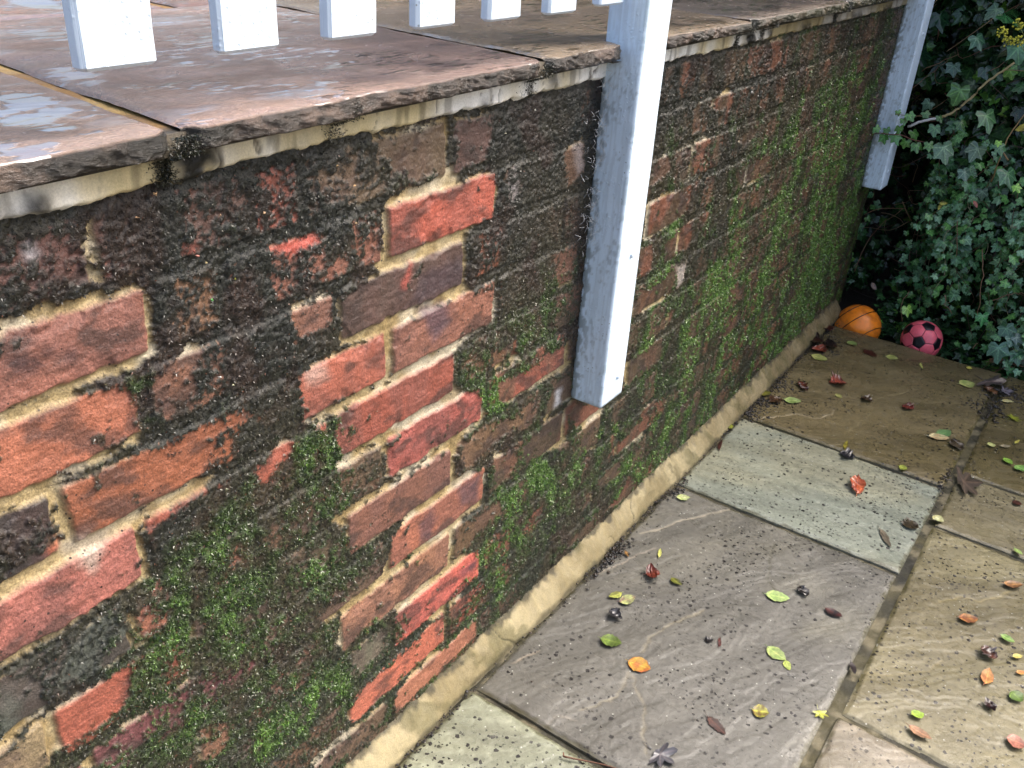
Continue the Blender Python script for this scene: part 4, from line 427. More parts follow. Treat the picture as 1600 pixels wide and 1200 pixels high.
# mortar fillet at the wall foot
def build_fillet():
    us = np.arange(-.8, 2.05, .003); t = np.linspace(0, 1, 40); U, T = np.meshgrid(us, t)
    hz = .046+.006*(fbm(U, U*0, 9, 3, 221)-.5)*2; wx = .034+.012*(fbm(U, U*0+3, 7, 3, 223)-.5)
    rag = (fbm(U, U*0+7, 60, 3, 225)-.5)*.012
    Z = (hz+rag)*(1-T)**1.0; X = .003+wx*(T**1.15)+.004*np.sin(T*math.pi)
    nz = fbm(U, T*.05, 50, 4, 227); X += (nz-.5)*.004; Z = Z+(fbm(U, T*.05, 20, 3, 229)-.5)*.003*(T > .03)
    Z = np.where(T > .97, -.003, Z)
    endd = sstep(2.03, 2.05, U); Z *= (1-endd)
    c = mixc(np.broadcast_to(lin((186, 172, 132)), U.shape+(3,)), np.broadcast_to(lin((152, 138, 100)), U.shape+(3,)), sstep(.4, .65, fbm(U, T*.05, 10, 4, 231)))
    c = c*(.84+.3*fbm(U, T*.06, 90, 4, 233))[..., None]
    c = mixc(c, np.broadcast_to(lin((120, 104, 72)), c.shape), .55*sstep(.7, 1.5, U))
    gm = sstep(.54, .66, fbm(U, T*.06, 16, 5, 237))*.6; c = mixc(c, np.broadcast_to(lin((96, 92, 54)), c.shape), gm)
    ck = np.exp(-((fbm(U, T*.05, 9, 3, 239)-.5)/.006)**2)*sstep(.45, .6, fbm(U, T*0, 5, 2, 241)); X -= ck*.002; c = mixc(c, np.broadcast_to(lin((50, 46, 30)), c.shape), ck*.7)
    edge = sstep(.80, .97, T+(nz-.5)*.3)*.75; c = mixc(c, np.broadcast_to(lin((70, 64, 44)), c.shape), edge)
    st = np.exp(-((U-.80)/.03)**2)*.8; c = mixc(c, np.broadcast_to(lin((80, 72, 40)), c.shape), st*sstep(.35, .6, nz))
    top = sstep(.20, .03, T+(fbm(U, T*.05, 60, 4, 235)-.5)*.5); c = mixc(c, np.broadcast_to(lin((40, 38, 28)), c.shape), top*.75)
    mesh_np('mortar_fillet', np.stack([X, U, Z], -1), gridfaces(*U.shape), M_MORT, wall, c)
build_fillet()
# ------------------------------------------------------------------ paving
def slab_surface(X, Y, seed, base, alt, relief=.0022, dirn=.5):
    ca, sa = math.cos(dirn), math.sin(dirn); A = X*ca+Y*sa; B = (-X*sa+Y*ca)
    w_ = fbm(A, B, 3.0, 5, seed); lv = fbm(A*.7, B*2.0, 3.2, 5, seed+3); Hh = np.full(X.shape, -relief*1.5); edges = np.zeros(X.shape)
    for q in np.linspace(.28, .72, 9):
        e = sstep(q-.006, q+.006, lv); Hh += e*relief*.42; edges = np.maximum(edges, np.exp(-((lv-q)/.006)**2)*(.3+.7*sstep(.4, .6, w_)))
    Hh += (w_-.5)*relief*1.6+(fbm(X, Y, 50, 4, seed+9)-.5)*relief*.5
    c = mixc(np.broadcast_to(lin(base), X.shape+(3,)), np.broadcast_to(lin(alt), X.shape+(3,)), sstep(.35, .65, fbm(A*.8, B*1.8, 3.5, 5, seed+13)))
    c = c*(.86+.28*sstep(.3, .7, fbm(A*.6, B*2.5, 14, 5, seed+17)))[..., None]
    c = mixc(c, c*1.5, edges*.35*sstep(.45, .7, fbm(X, Y, 9, 3, seed+19)))
    return Hh, c
def slab(parent, quad, z, seed, base, alt, mat, step=.003, thick=.03, dirn=.5, relief=.0022, veins=None, wet=False, puddle=None, moss_edge=.7):
    """quad: four xy corners, counter-clockwise"""
    A, B, D, E = [np.array(q, float) for q in (quad[0], quad[1], quad[3], quad[2])]
    nx = int(np.linalg.norm(B-A)/step)+2; ny = int(np.linalg.norm(D-A)/step)+2
    s = np.concatenate([[0, 0], np.linspace(0, 1, nx), [1, 1]]); t = np.concatenate([[0, 0], np.linspace(0, 1, ny), [1, 1]])
    Sg, Tg = np.meshgrid(s, t)
    P = A[None, None]*((1-Sg)*(1-Tg))[..., None]+B*(Sg*(1-Tg))[..., None]+D*((1-Sg)*Tg)[..., None]+E*(Sg*Tg)[..., None]
    X, Y = P[..., 0], P[..., 1]
    lx, ly = np.linalg.norm(B-A), np.linalg.norm(D-A)
    ed = np.minimum(np.minimum(Sg, 1-Sg)*lx, np.minimum(Tg, 1-Tg)*ly)
    rag = (fbm(X, Y, 30, 4, seed+31)-.5)*.010*sstep(.02, .0, ed)
    Hh, c = slab_surface(X, Y, seed, base, alt, relief, dirn)
    Zc = z+Hh-.0028*sstep(.008, 0, ed+rag)-.0012*sstep(.03, 0, ed)
    for w_, rgb, s_, pts in (veins or []):
        pl_ = np.array(pts)
        if pl_[:, 0].max() < X.min()-.02 or pl_[:, 0].min() > X.max()+.02 or pl_[:, 1].max() < Y.min()-.02 or pl_[:, 1].min() > Y.max()+.02: continue
        dd = pline(X+(fbm(X, Y, 60, 3, seed+41)-.5)*.012, Y+(fbm(X, Y, 60, 3, seed+43)-.5)*.012, pts); k = s_*sstep(w_*.00075, w_*.0002, dd)*(.35+.9*fbm(X, Y, 90, 3, 47)); k = np.clip(k, 0, 1)
        c = mixc(c, np.broadcast_to(lin(rgb), c.shape), k); Zc = Zc-k*.0012
    em = sstep(.007, .001, ed+(fbm(X, Y, 50, 4, seed+51)-.5)*.016)*moss_edge; c = mixc(c, np.broadcast_to(lin((78, 74, 42)), c.shape), em)
    rim = np.zeros(Sg.shape, bool); rim[0] = rim[-1] = True; rim[:, 0] = rim[:, -1] = True
    Zc = np.where(rim, z-thick, Zc)
    c = np.where(rim[..., None], lin((50, 46, 34)), c)
    wt = np.zeros(X.shape)
    if wet:
        wt = sstep(.56, .60, fbm(X*1.6, Y*.9, 9, 4, seed+61))*.35+.7*sstep(.63, .67, fbm(X*2.4, Y*.9, 60, 4, seed+63)); wt = np.clip(wt, 0, 1)
        if puddle:
            for (a, b, rx, ry, s_) in puddle: wt = np.maximum(wt, s_*sstep(.8, .45, ((X-a)/rx)**2+((Y-b)/ry)**2+(fbm(X, Y*.6, 30, 4, 67)-.5)*1.6))
    return mesh_np('paving_slab', np.stack([X, Y, Zc], -1), gridfaces(*X.shape), mat, parent, c, attrs={'wet': wt})
# lower patio: joint bed, then slabs
def build_patio():
    xs = np.arange(0, 1.9, .006); ys = np.arange(-1.2, 1.915, .006); X, Y = np.meshgrid(xs, ys)
    Zb = -.0072+(fbm(X, Y, 40, 4, 301)-.5)*.003
    c = mixc(np.broadcast_to(lin((84, 78, 50)), X.shape+(3,)), np.broadcast_to(lin((52, 50, 32)), X.shape+(3,)), sstep(.38, .62, fbm(X, Y, 14, 5, 303)))
    c = mixc(c, np.broadcast_to(lin((150, 140, 112)), c.shape), .6*sstep(.56, .68, fbm(X, Y, 35, 4, 305)))
    c = mixc(c, np.broadcast_to(lin((24, 24, 18)), c.shape), .7*sstep(.52, .7, fbm(X, Y, 22, 4, 307)))
    p = mesh_np('patio', np.stack([X, Y, Zb], -1), gridfaces(*X.shape), M_MORT, None, c); tag(p, kind='structure')
    XL = .040; XM = .5255; XR = .5445; j = .006
    L = [(-1.2, -.75, (120, 110, 98), (104, 100, 92), .3), (-.735, .041-j, (152, 156, 134), (136, 138, 118), .5), (.041+j, .7985-j, (130, 127, 115), (113, 111, 104), 1.1), (.7985+j, 1.184-j, (146, 152, 138), (160, 160, 138), .2), (1.184+j, 1.92, (124, 112, 82), (106, 96, 68), .5)]
    for i, (a, b, c1, c2, dn) in enumerate(L):
        slab(p, [(XL, a), (XM+.004*i-.008, a), (XM+.004*i-.006, b), (XL, b)], 0, 400+i*70, c1, c2, M_PATIO, .0028, .03, dn, .0016, VEIN)
    R = [(-1.2, .367-j, (156, 146, 128), (138, 130, 112), .8), (.367+j, 1.016-j, (144, 136, 106), (126, 118, 92), .7), (1.016+j, 1.276-j, (144, 135, 108), (130, 122, 96), .3), (1.276+j, 1.925, (116, 106, 74), (100, 90, 62), .4)]
    for i, (a, b, c1, c2, dn) in enumerate(R):
        slab(p, [(XR+.003*i, a), (XR+.61, a), (XR+.61, b), (XR+.003*i, b)], -.001, 900+i*70, c1, c2, M_PATIO, .0028, .03, dn, .0016, VEIN)
    for i, (a, b) in enumerate([(-1.2, -.2), (-.18, .7), (.72, 1.92)]):
        slab(p, [(XR+.625, a), (1.88, a), (1.88, b), (XR+.625, b)], 0, 1300+i*70, (128, 116, 92), (112, 102, 80), M_PATIO, .008)
build_patio()
# upper terrace
def front_slab(parent, y0, y1, seed, base, alt, puddle=None, shear=.12, chips=()):
    zt = .9788; xb = -.552; xe = .036
    ys = np.arange(0, 1.0001, .0026/(y1-y0))
    # profile rows: back edge -> front edge on top, over the nose, down the riven face, under
    a = np.concatenate([[0], np.linspace(0, 1, 190), ]); na = len(a)
    fr_ = np.linspace(0, 1, 16)[1:]; ub = np.array([1.0, 1.0])
    Tt = np.concatenate([a, np.full(len(fr_)+2, 1.0)]); FF = np.concatenate([np.zeros(na), fr_, ub]); UB = np.concatenate([np.zeros(na+len(fr_)), [.5, 1]])
    Yp_, Tg = np.meshgrid(ys, Tt); Fg = FF[:, None]*np.ones_like(Yp_); Ub = UB[:, None]*np.ones_like(Yp_)
    Y = y0+(y1-y0)*Yp_
    edge = xe+(fbm(Y, Y*0, 9, 4, seed+2)-.5)*.012+(fbm(Y, Y*0+5, 60, 3, seed+4)-.5)*.005
    ends = np.minimum(Y-y0, y1-Y); edge = edge-.012*sstep(.02, 0, ends)**2
    notch = sstep(.316, .320, Y)*sstep(.428, .424, Y)+sstep(1.992, 1.996, Y)
    edge = np.where(notch > .5, -.004, edge)
    X = xb+(edge-xb)*Tg; Ys = Y-shear*(X-xe)*1.0
    Hh, c = slab_surface(X, Ys, seed, base, alt, .0012, 1.35)
    e1 = (1-Tg)*(xe-xb); en = np.minimum(e1, ends)
    Z = zt+Hh-.0015*sstep(.02, 0, en)-.002*sstep(.006, 0, ends)-.003*sstep(.01, 0, Tg*(xe-xb))
    th = .0150+(fbm(Y, Y*0+9, 12, 3, seed+6)-.5)*.006
    rf = (fbm(Y*1.0, Fg*.022, 42, 5, seed+8)-.5)*.010+(fbm(Y-Fg*.02, Fg*.03, 120, 3, seed+10)-.5)*.005
    onf = Fg > 0; nf = np.sin(np.clip(Fg, 0, 1)*math.pi)**.6*.002
    X = np.where(onf, edge+nf+rf*np.minimum(1, Fg*5), X); Z = np.where(onf, zt-.0025-th*Fg+Hh*(1-Fg), Z)
    X = np.where(Ub > 0, edge-.05*Ub, X)
    Z = np.where(np.arange(len(Tt))[:, None] == 0, zt-.03, Z)
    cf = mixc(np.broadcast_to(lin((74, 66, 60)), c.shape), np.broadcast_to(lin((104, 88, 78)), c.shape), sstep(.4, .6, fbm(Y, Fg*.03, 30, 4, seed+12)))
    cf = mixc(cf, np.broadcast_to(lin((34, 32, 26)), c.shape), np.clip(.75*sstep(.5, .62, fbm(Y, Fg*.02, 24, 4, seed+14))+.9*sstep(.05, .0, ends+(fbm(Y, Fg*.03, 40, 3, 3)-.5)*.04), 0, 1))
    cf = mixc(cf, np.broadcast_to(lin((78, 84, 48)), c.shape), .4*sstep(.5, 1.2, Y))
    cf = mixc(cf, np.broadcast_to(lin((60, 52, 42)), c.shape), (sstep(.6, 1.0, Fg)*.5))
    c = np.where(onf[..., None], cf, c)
    c = mixc(c, np.broadcast_to(lin((196, 186, 176)), c.shape), .5*sstep(.004, .0, e1)*(~onf)*fbm(Y, Y*0, 40, 3, 77))
    wt = sstep(.60, .64, fbm(X*2.2, Ys*.8, 9, 4, seed+61))*.30+sstep(.635, .67, fbm(X*3.4, Ys*.6, 75, 4, seed+63))*sstep(.42, .6, fbm(X, Ys, 8, 3, seed+65))*.9; wt = np.clip(wt, 0, 1)
    for (pa, pb, rx, ry, s_) in (puddle or []): wt = np.maximum(wt, s_*sstep(.8, .45, ((X-pa)/rx)**2+((Ys-pb)/ry)**2+(fbm(X*3.0, Ys*.7, 26, 5, 67, .7)-.5)*6.5))
    wt = wt*(~onf)
    mesh_np('paving_slab', np.stack([X, Ys, Z], -1), gridfaces(*X.shape), M_TERR, parent, c, attrs={'wet': wt})
def build_terrace():
    xs = np.arange(-2.6, .031, .005); ys = np.arange(-1.3, 2.1, .006); X, Y = np.meshgrid(xs, ys)
    Z = .9738+(fbm(X, Y, 40, 4, 501)-.5)*.002; Z = np.where((X > .0265), .958, Z)
    Z = np.where((X > -.012) & ((np.abs(Y-.372) < .058) | (Y > 1.98)), .955, Z)
    c = mixc(np.broadcast_to(lin((214, 176, 104)), X.shape+(3,)), np.broadcast_to(lin((168, 128, 70)), X.shape+(3,)), sstep(.4, .6, fbm(X, Y, 20, 4, 503)))
    c = mixc(c, np.broadcast_to(lin((44, 40, 28)), c.shape), sstep(-.004, .014, X+(fbm(X, Y, 40, 3, 505)-.5)*.02)*.95)
    p = mesh_np('terrace', np.stack([X, Y, Z], -1), gridfaces(*X.shape), M_MORT, None, c); tag(p, kind='structure')
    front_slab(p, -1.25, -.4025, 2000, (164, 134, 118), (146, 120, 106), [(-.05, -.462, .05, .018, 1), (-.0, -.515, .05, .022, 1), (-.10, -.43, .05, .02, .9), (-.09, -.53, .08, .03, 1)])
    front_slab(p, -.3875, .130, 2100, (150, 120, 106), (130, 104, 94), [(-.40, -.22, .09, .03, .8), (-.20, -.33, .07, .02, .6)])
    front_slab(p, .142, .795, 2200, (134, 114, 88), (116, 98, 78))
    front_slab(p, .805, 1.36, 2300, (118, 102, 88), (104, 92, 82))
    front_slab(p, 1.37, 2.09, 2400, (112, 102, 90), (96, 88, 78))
    bk = [(-1.2, -.62), (-.605, -.02), (-.005, .62), (.635, 1.25), (1.265, 2.1)]
    cols = [((150, 112, 96), (128, 92, 80)), ((148, 108, 90), (120, 90, 80)), ((140, 96, 84), (120, 92, 80)), ((124, 100, 84), (108, 90, 78)), ((112, 100, 88), (96, 88, 78))]
    for i, (a, b) in enumerate(bk):
        slab(p, [(-1.13, a+.13), (-.566, a+.07), (-.566, b+.07), (-1.13, b+.13)], .9785, 1500+i*60, *cols[i], M_TERR, .005, .02, 1.35, .0012, None, True, [(-.68, -.09, .07, .035, 1), (-.9, .05, .2, .06, 1)] if i == 1 else None, .3)
        slab(p, [(-2.2, a+.33), (-1.145, a+.21), (-1.145, b+.21), (-2.2, b+.33)], .9785, 1800+i*60, *cols[(i+2) % 5], M_TERR, .009, .02, 1.35, .0012, None, True, None, .3)
build_terrace()
# ------------------------------------------------------------------ white fence
fence = empty('picket_fence'); tag(fence, 'white painted timber picket fence standing on posts bolted to the wall face', 'fence')
def timber(mb, x0, x1, y0, y1, z0, z1, bev=.003, ns=None, wav=.0008, seed=0, cfun=None, chamf=None):
    """bevelled bar with many rings along z so edges waver slightly"""
    ns = ns or max(2, int((z1-z0)/.012)); b = bev; ch = chamf or b
    ring = [(x0+b, y0), (x1-b, y0), (x1, y0+b), (x1, y1-ch), (x1-ch, y1), (x0+b, y1), (x0, y1-b), (x0, y0+b)]
    zz = [z0]+[z0+b]+list(np.linspace(z0+b, z1-b, ns)[1:-1])+[z1-b, z1]; V = []; n8 = 8
    cx, cy = (x0+x1)/2, (y0+y1)/2
    for i, z in enumerate(zz):
        k = 1-(2*b/(x1-x0) if i in (0, len(zz)-1) else 0); ky = 1-(2*b/(y1-y0) if i in (0, len(zz)-1) else 0)
        for j, (x, y) in enumerate(ring):
            wv = float(vn(np.array([z*20.]), np.array([j*3.3+seed]), 1, seed)[0]-.5)*wav*2
            V.append((cx+(x-cx)*k+wv, cy+(y-cy)*ky+wv, z))
    F = [(i*n8+j, i*n8+(j+1) % n8, (i+1)*n8+(j+1) % n8, (i+1)*n8+j) for i in range(len(zz)-1) for j in range(n8)]
    F += [tuple(range(n8))[::-1], tuple((len(zz)-1)*n8+j for j in range(n8))]
    V = np.array(V); mb.add(V, F, cfun(V) if cfun else (.80, .80, .78))
def post_mesh(y0, y1, zb, d, seed):
    """finely gridded post so dirt, algae and paint loss can sit on it"""
    per = [(0.001, y1), (0.001, y0+.002), (.003, y0), (d-.003, y0), (d, y0+.003), (d, y1-.004), (d-.004, y1), (0.001, y1)]
    pts = []
    for a, b in zip(per[:-1], per[1:]):
        L_ = math.dist(a, b); k = max(1, int(L_/.0022))
        for i in range(k): pts.append((a[0]+(b[0]-a[0])*i/k, a[1]+(b[1]-a[1])*i/k))
    pts.append(per[-1]); pts = np.array(pts); zs = np.concatenate([np.linspace(zb, 1.15, int((1.15-zb)/.003)), [1.5, 2.0]])
    I, Zg = np.meshgrid(np.arange(len(pts)), zs); X = pts[I, 0]; Y = pts[I, 1]; s_ = I*.0022
    g = fbm(s_*5, Zg*.28, 60, 4, seed); X2 = X+(fbm(s_, Zg, 14, 3, seed+3)-.5)*.0012; Y2 = Y+(g-.5)*.0003+(fbm(Zg, s_*0, 5, 2, seed+5)-.5)*.002
    c = np.broadcast_to(lin((246, 248, 246)), X.shape+(3,)).copy()
    sidef = (Y < y0+.0015); nearw = np.clip(1-X/.022, 0, 1)
    dirt = sidef*(sstep(.50, .60, fbm(s_, Zg*.6, 190, 4, seed+7)*.75+.25*fbm(s_, Zg*.5, 30, 3, seed+17)+.34*nearw**1.2-.10)*.75)*sstep(.985, .93, Zg)
    blt = sidef*sstep(.60, .66, fbm(s_*6, Zg*.14, 110, 4, seed+8))*.18; blt = np.maximum(blt, .14*sstep(.5, .56, fbm(s_*5+.3*fbm(s_, Zg, 6, 2, seed+19), Zg*.10, 60, 4, seed+21))*sidef)
    c = mixc(c, np.broadcast_to(lin((72, 72, 50)), c.shape), np.clip(dirt, 0, 1)*(.4+.6*nearw)); c = mixc(c, np.broadcast_to(lin((110, 112, 108)), c.shape), blt)
    edge = np.exp(-((X-d)**2+(Y-y0)**2)/.004**2)*sstep(.55, .65, fbm(Zg, s_*0, 60, 3, seed+11)); c = mixc(c, np.broadcast_to(lin((150, 165, 160)), c.shape), edge*.6)
    bot = sstep(zb+.010, zb, Zg)*.5*fbm(s_, Zg, 90, 3, seed+13); c = mixc(c, np.broadcast_to(lin((90, 95, 80)), c.shape), bot)
    return X2, Y2, Zg, c
def build_post(y0, y1, zb, d, seed, screws):
    X, Y, Zg, c = post_mesh(y0, y1, zb, d, seed); r, cc = X.shape
    V = np.stack([X, Y, Zg], -1).reshape(-1, 3); F = gridfaces(r, cc).tolist()
    o = mesh_np('post', V, F, M_PAINT, fence, c)
    # closed bottom face, part of the post
    me = o.data; import bmesh
    bm = bmesh.new(); bm.from_mesh(me); bm.verts.ensure_lookup_table()
    f = bm.faces.new([bm.verts[i] for i in range(cc-1)]); bmesh.ops.recalc_face_normals(bm, faces=bm.faces); bm.to_mesh(me); bm.free()
    for (sy, sz) in screws:
        mb = MB(); mb.tube([(d-.002, sy, sz), (d+.0022, sy, sz)], .0050, .0042, 14, (.78, .78, .76)); mb.tube([(d+.0022, sy, sz), (d+.0030, sy, sz)], .0042, .0030, 14, (.74, .74, .72))
        mb.build('screw_head', M_PAINT, o)
build_post(.337, .412, .4096, .0605, 31, [(.380, .667), (.385, .450)])
build_post(2.014, 2.094, .4197, .0605, 61, [(2.052, .86), (2.055, .62), (2.055, .47)])
py = -.4667
pk = 0
for i in range(-3, 21):
    a = -.4667+i*.1207
    if (a < .42 and a+.06 > .33) or a+.062 > 2.0: continue
    mb = MB(); hh = np.random.RandomState(i+50)
    timber(mb, .0185, .0325, a, a+.0625, 1.0290+hh.uniform(-.0015, .0015), 1.95, .0028, 40, .0006, i+7)
    mb.build('picket', M_PAINT, fence, smooth=False)
for z in (1.32, 1.78):
    mb = MB(); mb.add([(x, y, zz) for x in (-.03, .013) for y in (-1.0, 2.09) for zz in (z, z+.07)], [(0, 1, 3, 2), (4, 6, 7, 5), (0, 4, 5, 1), (2, 3, 7, 6), (0, 2, 6, 4), (1, 5, 7, 3)], (.8, .8, .78)); mb.build('rail', M_PAINT, fence, smooth=False)
# cobweb threads caught beside the post
mb = MB(); r_ = random.Random(3)
for i in range(120):
    y = .335-abs(r_.gauss(0, .022)); z = r_.choice([r_.gauss(.86, .05), r_.gauss(.74, .035)]); p0 = Vector((.012+r_.random()*.006, y, z)); dv = Vector((r_.uniform(-.2, .5), r_.gauss(0, 1), r_.gauss(0, 1))).normalized()*r_.uniform(.006, .02)
    mid = p0+dv*.5+Vector((.004, r_.gauss(0, .003), r_.gauss(0, .003))); mb.tube(crand([p0, mid, p0+dv], 3), .00028, .00022, 3)
tag(mb.build('cobweb', M_WEB), 'torn white cobweb threads clinging to the moss left of the near fence post', 'cobweb')
# ------------------------------------------------------------------ balls
def fib_sphere_grid(n=90):
    th = np.linspace(0, math.pi, n); ph = np.linspace(0, 2*math.pi, 2*n); P, T = np.meshgrid(ph, th)
    return np.stack([np.sin(T)*np.cos(P), np.sin(T)*np.sin(P), np.cos(T)], -1)
Rm = np.array(M); right, up, back = Rm[:, 0], Rm[:, 1], Rm[:, 2]
def basketball(cen, r):
    b = empty('basketball'); b.location = (cen[0], cen[1], cen[2]-r); tag(b, 'small orange ball with black seams lying in the hollow at the end of the wall', 'ball')
    D = fib_sphere_grid(80); dent = 1-.02*np.exp(-((D@np.array([.3, -.6, .3]))-.5)**2*8)
    V = D*r*dent[..., None]; V[..., 2] += r; c = np.broadcast_to(lin((250, 140, 40)), V.shape)
    c = mixc(c.copy(), np.broadcast_to(lin((190, 100, 40)), V.shape), .5*sstep(.5, .7, fbm(D[..., 0]+D[..., 2]*2, D[..., 1]*1.0, 3, 4, 5)))
    mesh_np('rubber_skin', V, gridfaces(*V.shape[:2]), M_BALL, b, c)
    nrm = (-right*.447+up*.894); nrm = nrm*math.cos(.35)-back*math.sin(.35); nrm /= np.linalg.norm(nrm)
    a = np.cross(nrm, back); a /= np.linalg.norm(a); e = np.cross(nrm, a)
    for off in (.12, .66, -.62):
        mb = MB(); rr = math.sqrt(1-off*off)
        mb.tube([(nrm*off+(a*math.cos(t)+e*math.sin(t))*rr)*r*.998+np.array([0, 0, r]) for t in np.linspace(0, 2*math.pi, 90)], .0013, .0013, 6, lin((22, 18, 16))); mb.build('seam', M_BALL, b)
    return
    mb = MB(); a2 = e*.3+a*.95; a2 /= np.linalg.norm(a2); e2 = np.cross(a2, nrm)
    mb.tube([(nrm*math.cos(t)+e2*math.sin(t))*r*.998+np.array([0, 0, r]) for t in np.linspace(0, 2*math.pi, 90)], .0013, .0013, 6, lin((22, 18, 16))); mb.build('seam', M_BALL, b)
basketball((.094, 2.03, -.027), .0715)
def football(cen, r):
    b = empty('football'); b.location = (cen[0], cen[1], cen[2]-r); tag(b, 'soft pink-red football with black pentagons lying against the ivy', 'ball')
    g = (1+5**.5)/2; P = []
    for s1 in (1, -1):
        for s2 in (1, -1): P += [(0, s1, s2*g), (s1, s2*g, 0), (s2*g, 0, s1)]
    P = np.array(P, float); P /= np.linalg.norm(P[0])
    hexs = []
    for i in range(12):
        for j in range(i):
            for k in range(j):
                if min(P[i]@P[j], P[j]@P[k], P[i]@P[k]) > .4: q = P[i]+P[j]+P[k]; hexs.append(q/np.linalg.norm(q))
    hexs = np.array(hexs)
    # rotate so three pentagons face as in the picture
    tgt = np.array([[0, .73, .68], [-.54, -.12, .83], [.51, -.34, .79]]); tgt = tgt@np.array([right, up, back])
    tri = None
    for i in range(12):
        for j in range(12):
            for k in range(12):
                if len({i, j, k}) == 3 and min(P[i]@P[j], P[j]@P[k], P[i]@P[k]) > .4 and np.linalg.det(P[[i, j, k]])*np.linalg.det(tgt) > 0 and tri is None: tri = (i, j, k)
    U_, _, Vt = np.linalg.svd(P[list(tri)].T@tgt); dd = np.sign(np.linalg.det(Vt.T@U_.T)); Rk = Vt.T@np.diag([1, 1, dd])@U_.T
    P = P@Rk.T; hexs = hexs@Rk.T
    D = fib_sphere_grid(150); sc = np.concatenate([D@P.T/2.32744*2.30, D@hexs.T/2.26728*2.30], -1)
    so_ = np.sort(sc, -1); diff = so_[..., -1]-so_[..., -2]; cls = sc.argmax(-1)
    rad = np.ones(diff.shape)-.022*sstep(.03, 0, diff)
    for q, s_, w_ in ((tgt[1]/np.linalg.norm(tgt[1]), .10, 14), (tgt[2]/np.linalg.norm(tgt[2])+right*.2, .07, 14), (-right*.8+up*.0+back*.35, .10, 20)):
        q = q/np.linalg.norm(q); rad -= s_*np.exp(-(1-D@q)*w_)
    V = D*r*rad[..., None]; V[..., 2] += r; F = gridfaces(*diff.shape); fc = cls.reshape(-1)[F[:, 0]]; Vf = V.reshape(-1, 3)
    pink = mixc(np.broadcast_to(lin((255, 112, 126)), V.shape), np.broadcast_to(lin((110, 30, 45)), V.shape), sstep(.018, .006, diff)).reshape(-1, 3)
    def sub(name, msk, col):
        f = F[msk]; uq, inv = np.unique(f, return_inverse=True); mesh_np(name, Vf[uq], inv.reshape(f.shape), M_BALL, b, col[uq])
    sub('hexagon_panels', fc >= 12, pink)
    blk = np.broadcast_to(lin((20, 18, 26)), Vf.shape)
    for i in range(12):
        if (fc == i).any(): sub('pentagon_panel', fc == i, blk)
football((.289, 2.03, -.012), .0615)
# ------------------------------------------------------------------ leaves
LA = np.radians([0, 11, 24, 36, 50, 64, 80, 96, 112, 130, 150, 180])
LR = np.array([1, .82, .62, .62, .80, .66, .54, .56, .62, .52, .36, .12])
def palmate(star=1.0, rng=RNG, n=1):
    """(n,23,2) outlines, tip towards +x, petiole joint at the origin"""
    A = np.concatenate([LA, -LA[1:-1][::-1]]); R_ = np.concatenate([LR, LR[1:-1][::-1]])
    R_ = R_[None]*(1+rng.normal(0, .07, (n, len(A)))); R_ = np.where(R_ > .6, R_, .5+(R_-.5)*star); A = A[None]+rng.normal(0, .04, (n, len(A)))
    return np.stack([R_*np.cos(A), R_*np.sin(A)], -1)
def ivy_leaves(pos, tip, nor, size, colr, star=None, rng=RNG):
    N = len(pos); O = palmate(1.0, rng, N)
    if star is not None: O = O*np.where(np.arange(O.shape[1]) % 1 == 0, 1, 1)[None, :, None]
    K = O.shape[1]; mid = O*.5
    L2 = np.concatenate([np.zeros((N, 1, 2)), mid, O], 1)
    tip = tip/np.linalg.norm(tip, axis=1)[:, None]; nor = nor-(nor*tip).sum(1)[:, None]*tip; nor /= np.linalg.norm(nor, axis=1)[:, None]+1e-9; sd = np.cross(nor, tip)
    x, y = L2[..., 0], L2[..., 1]; cup = rng.uniform(.05, .45, (N, 1)); drp = rng.uniform(-.1, .45, (N, 1))
    zz = -cup*np.abs(y)**1.3*.8-drp*x*np.abs(x)*.6+rng.normal(0, .018, x.shape)
    s = size[:, None, None]
    V = pos[:, None]+s*(x[..., None]*tip[:, None]+y[..., None]*sd[:, None]+zz[..., None]*nor[:, None])
    nv = 1+2*K; F = []
    for j in range(K):
        k = (j+1) % K; F += [(0, 1+j, 1+k)]; F += [(1+j, 1+K+j, 1+K+k), (1+j, 1+K+k, 1+k)]
    F = np.array(F); FA = (F[None]+np.arange(N)[:, None, None]*nv).reshape(-1, 3)
    Cc = np.repeat(colr[:, None], nv, 1)*rng.uniform(.85, 1.15, (N, nv, 1)); UV = L2
    return V.reshape(-1, 3), FA, Cc.reshape(-1, 3), UV.reshape(-1, 2)
ivy = empty('ivy'); tag(ivy, 'dense dark green ivy with pale twigs filling the corner beyond the wall end', 'ivy')
class LeafSet:
    def __init__(s): s.p = []; s.n = 0
    def add(s, V, F, Cc, UV): s.p.append((V, F+s.n, Cc, UV)); s.n += len(V)
    def build(s, name, mat, parent): return mesh_np(name, np.concatenate([q[0] for q in s.p]), np.concatenate([q[1] for q in s.p]), mat, parent, np.concatenate([q[2] for q in s.p]), np.concatenate([q[3] for q in s.p]), smooth=True)
def unit(v): return v/np.linalg.norm(v, axis=-1, keepdims=True)
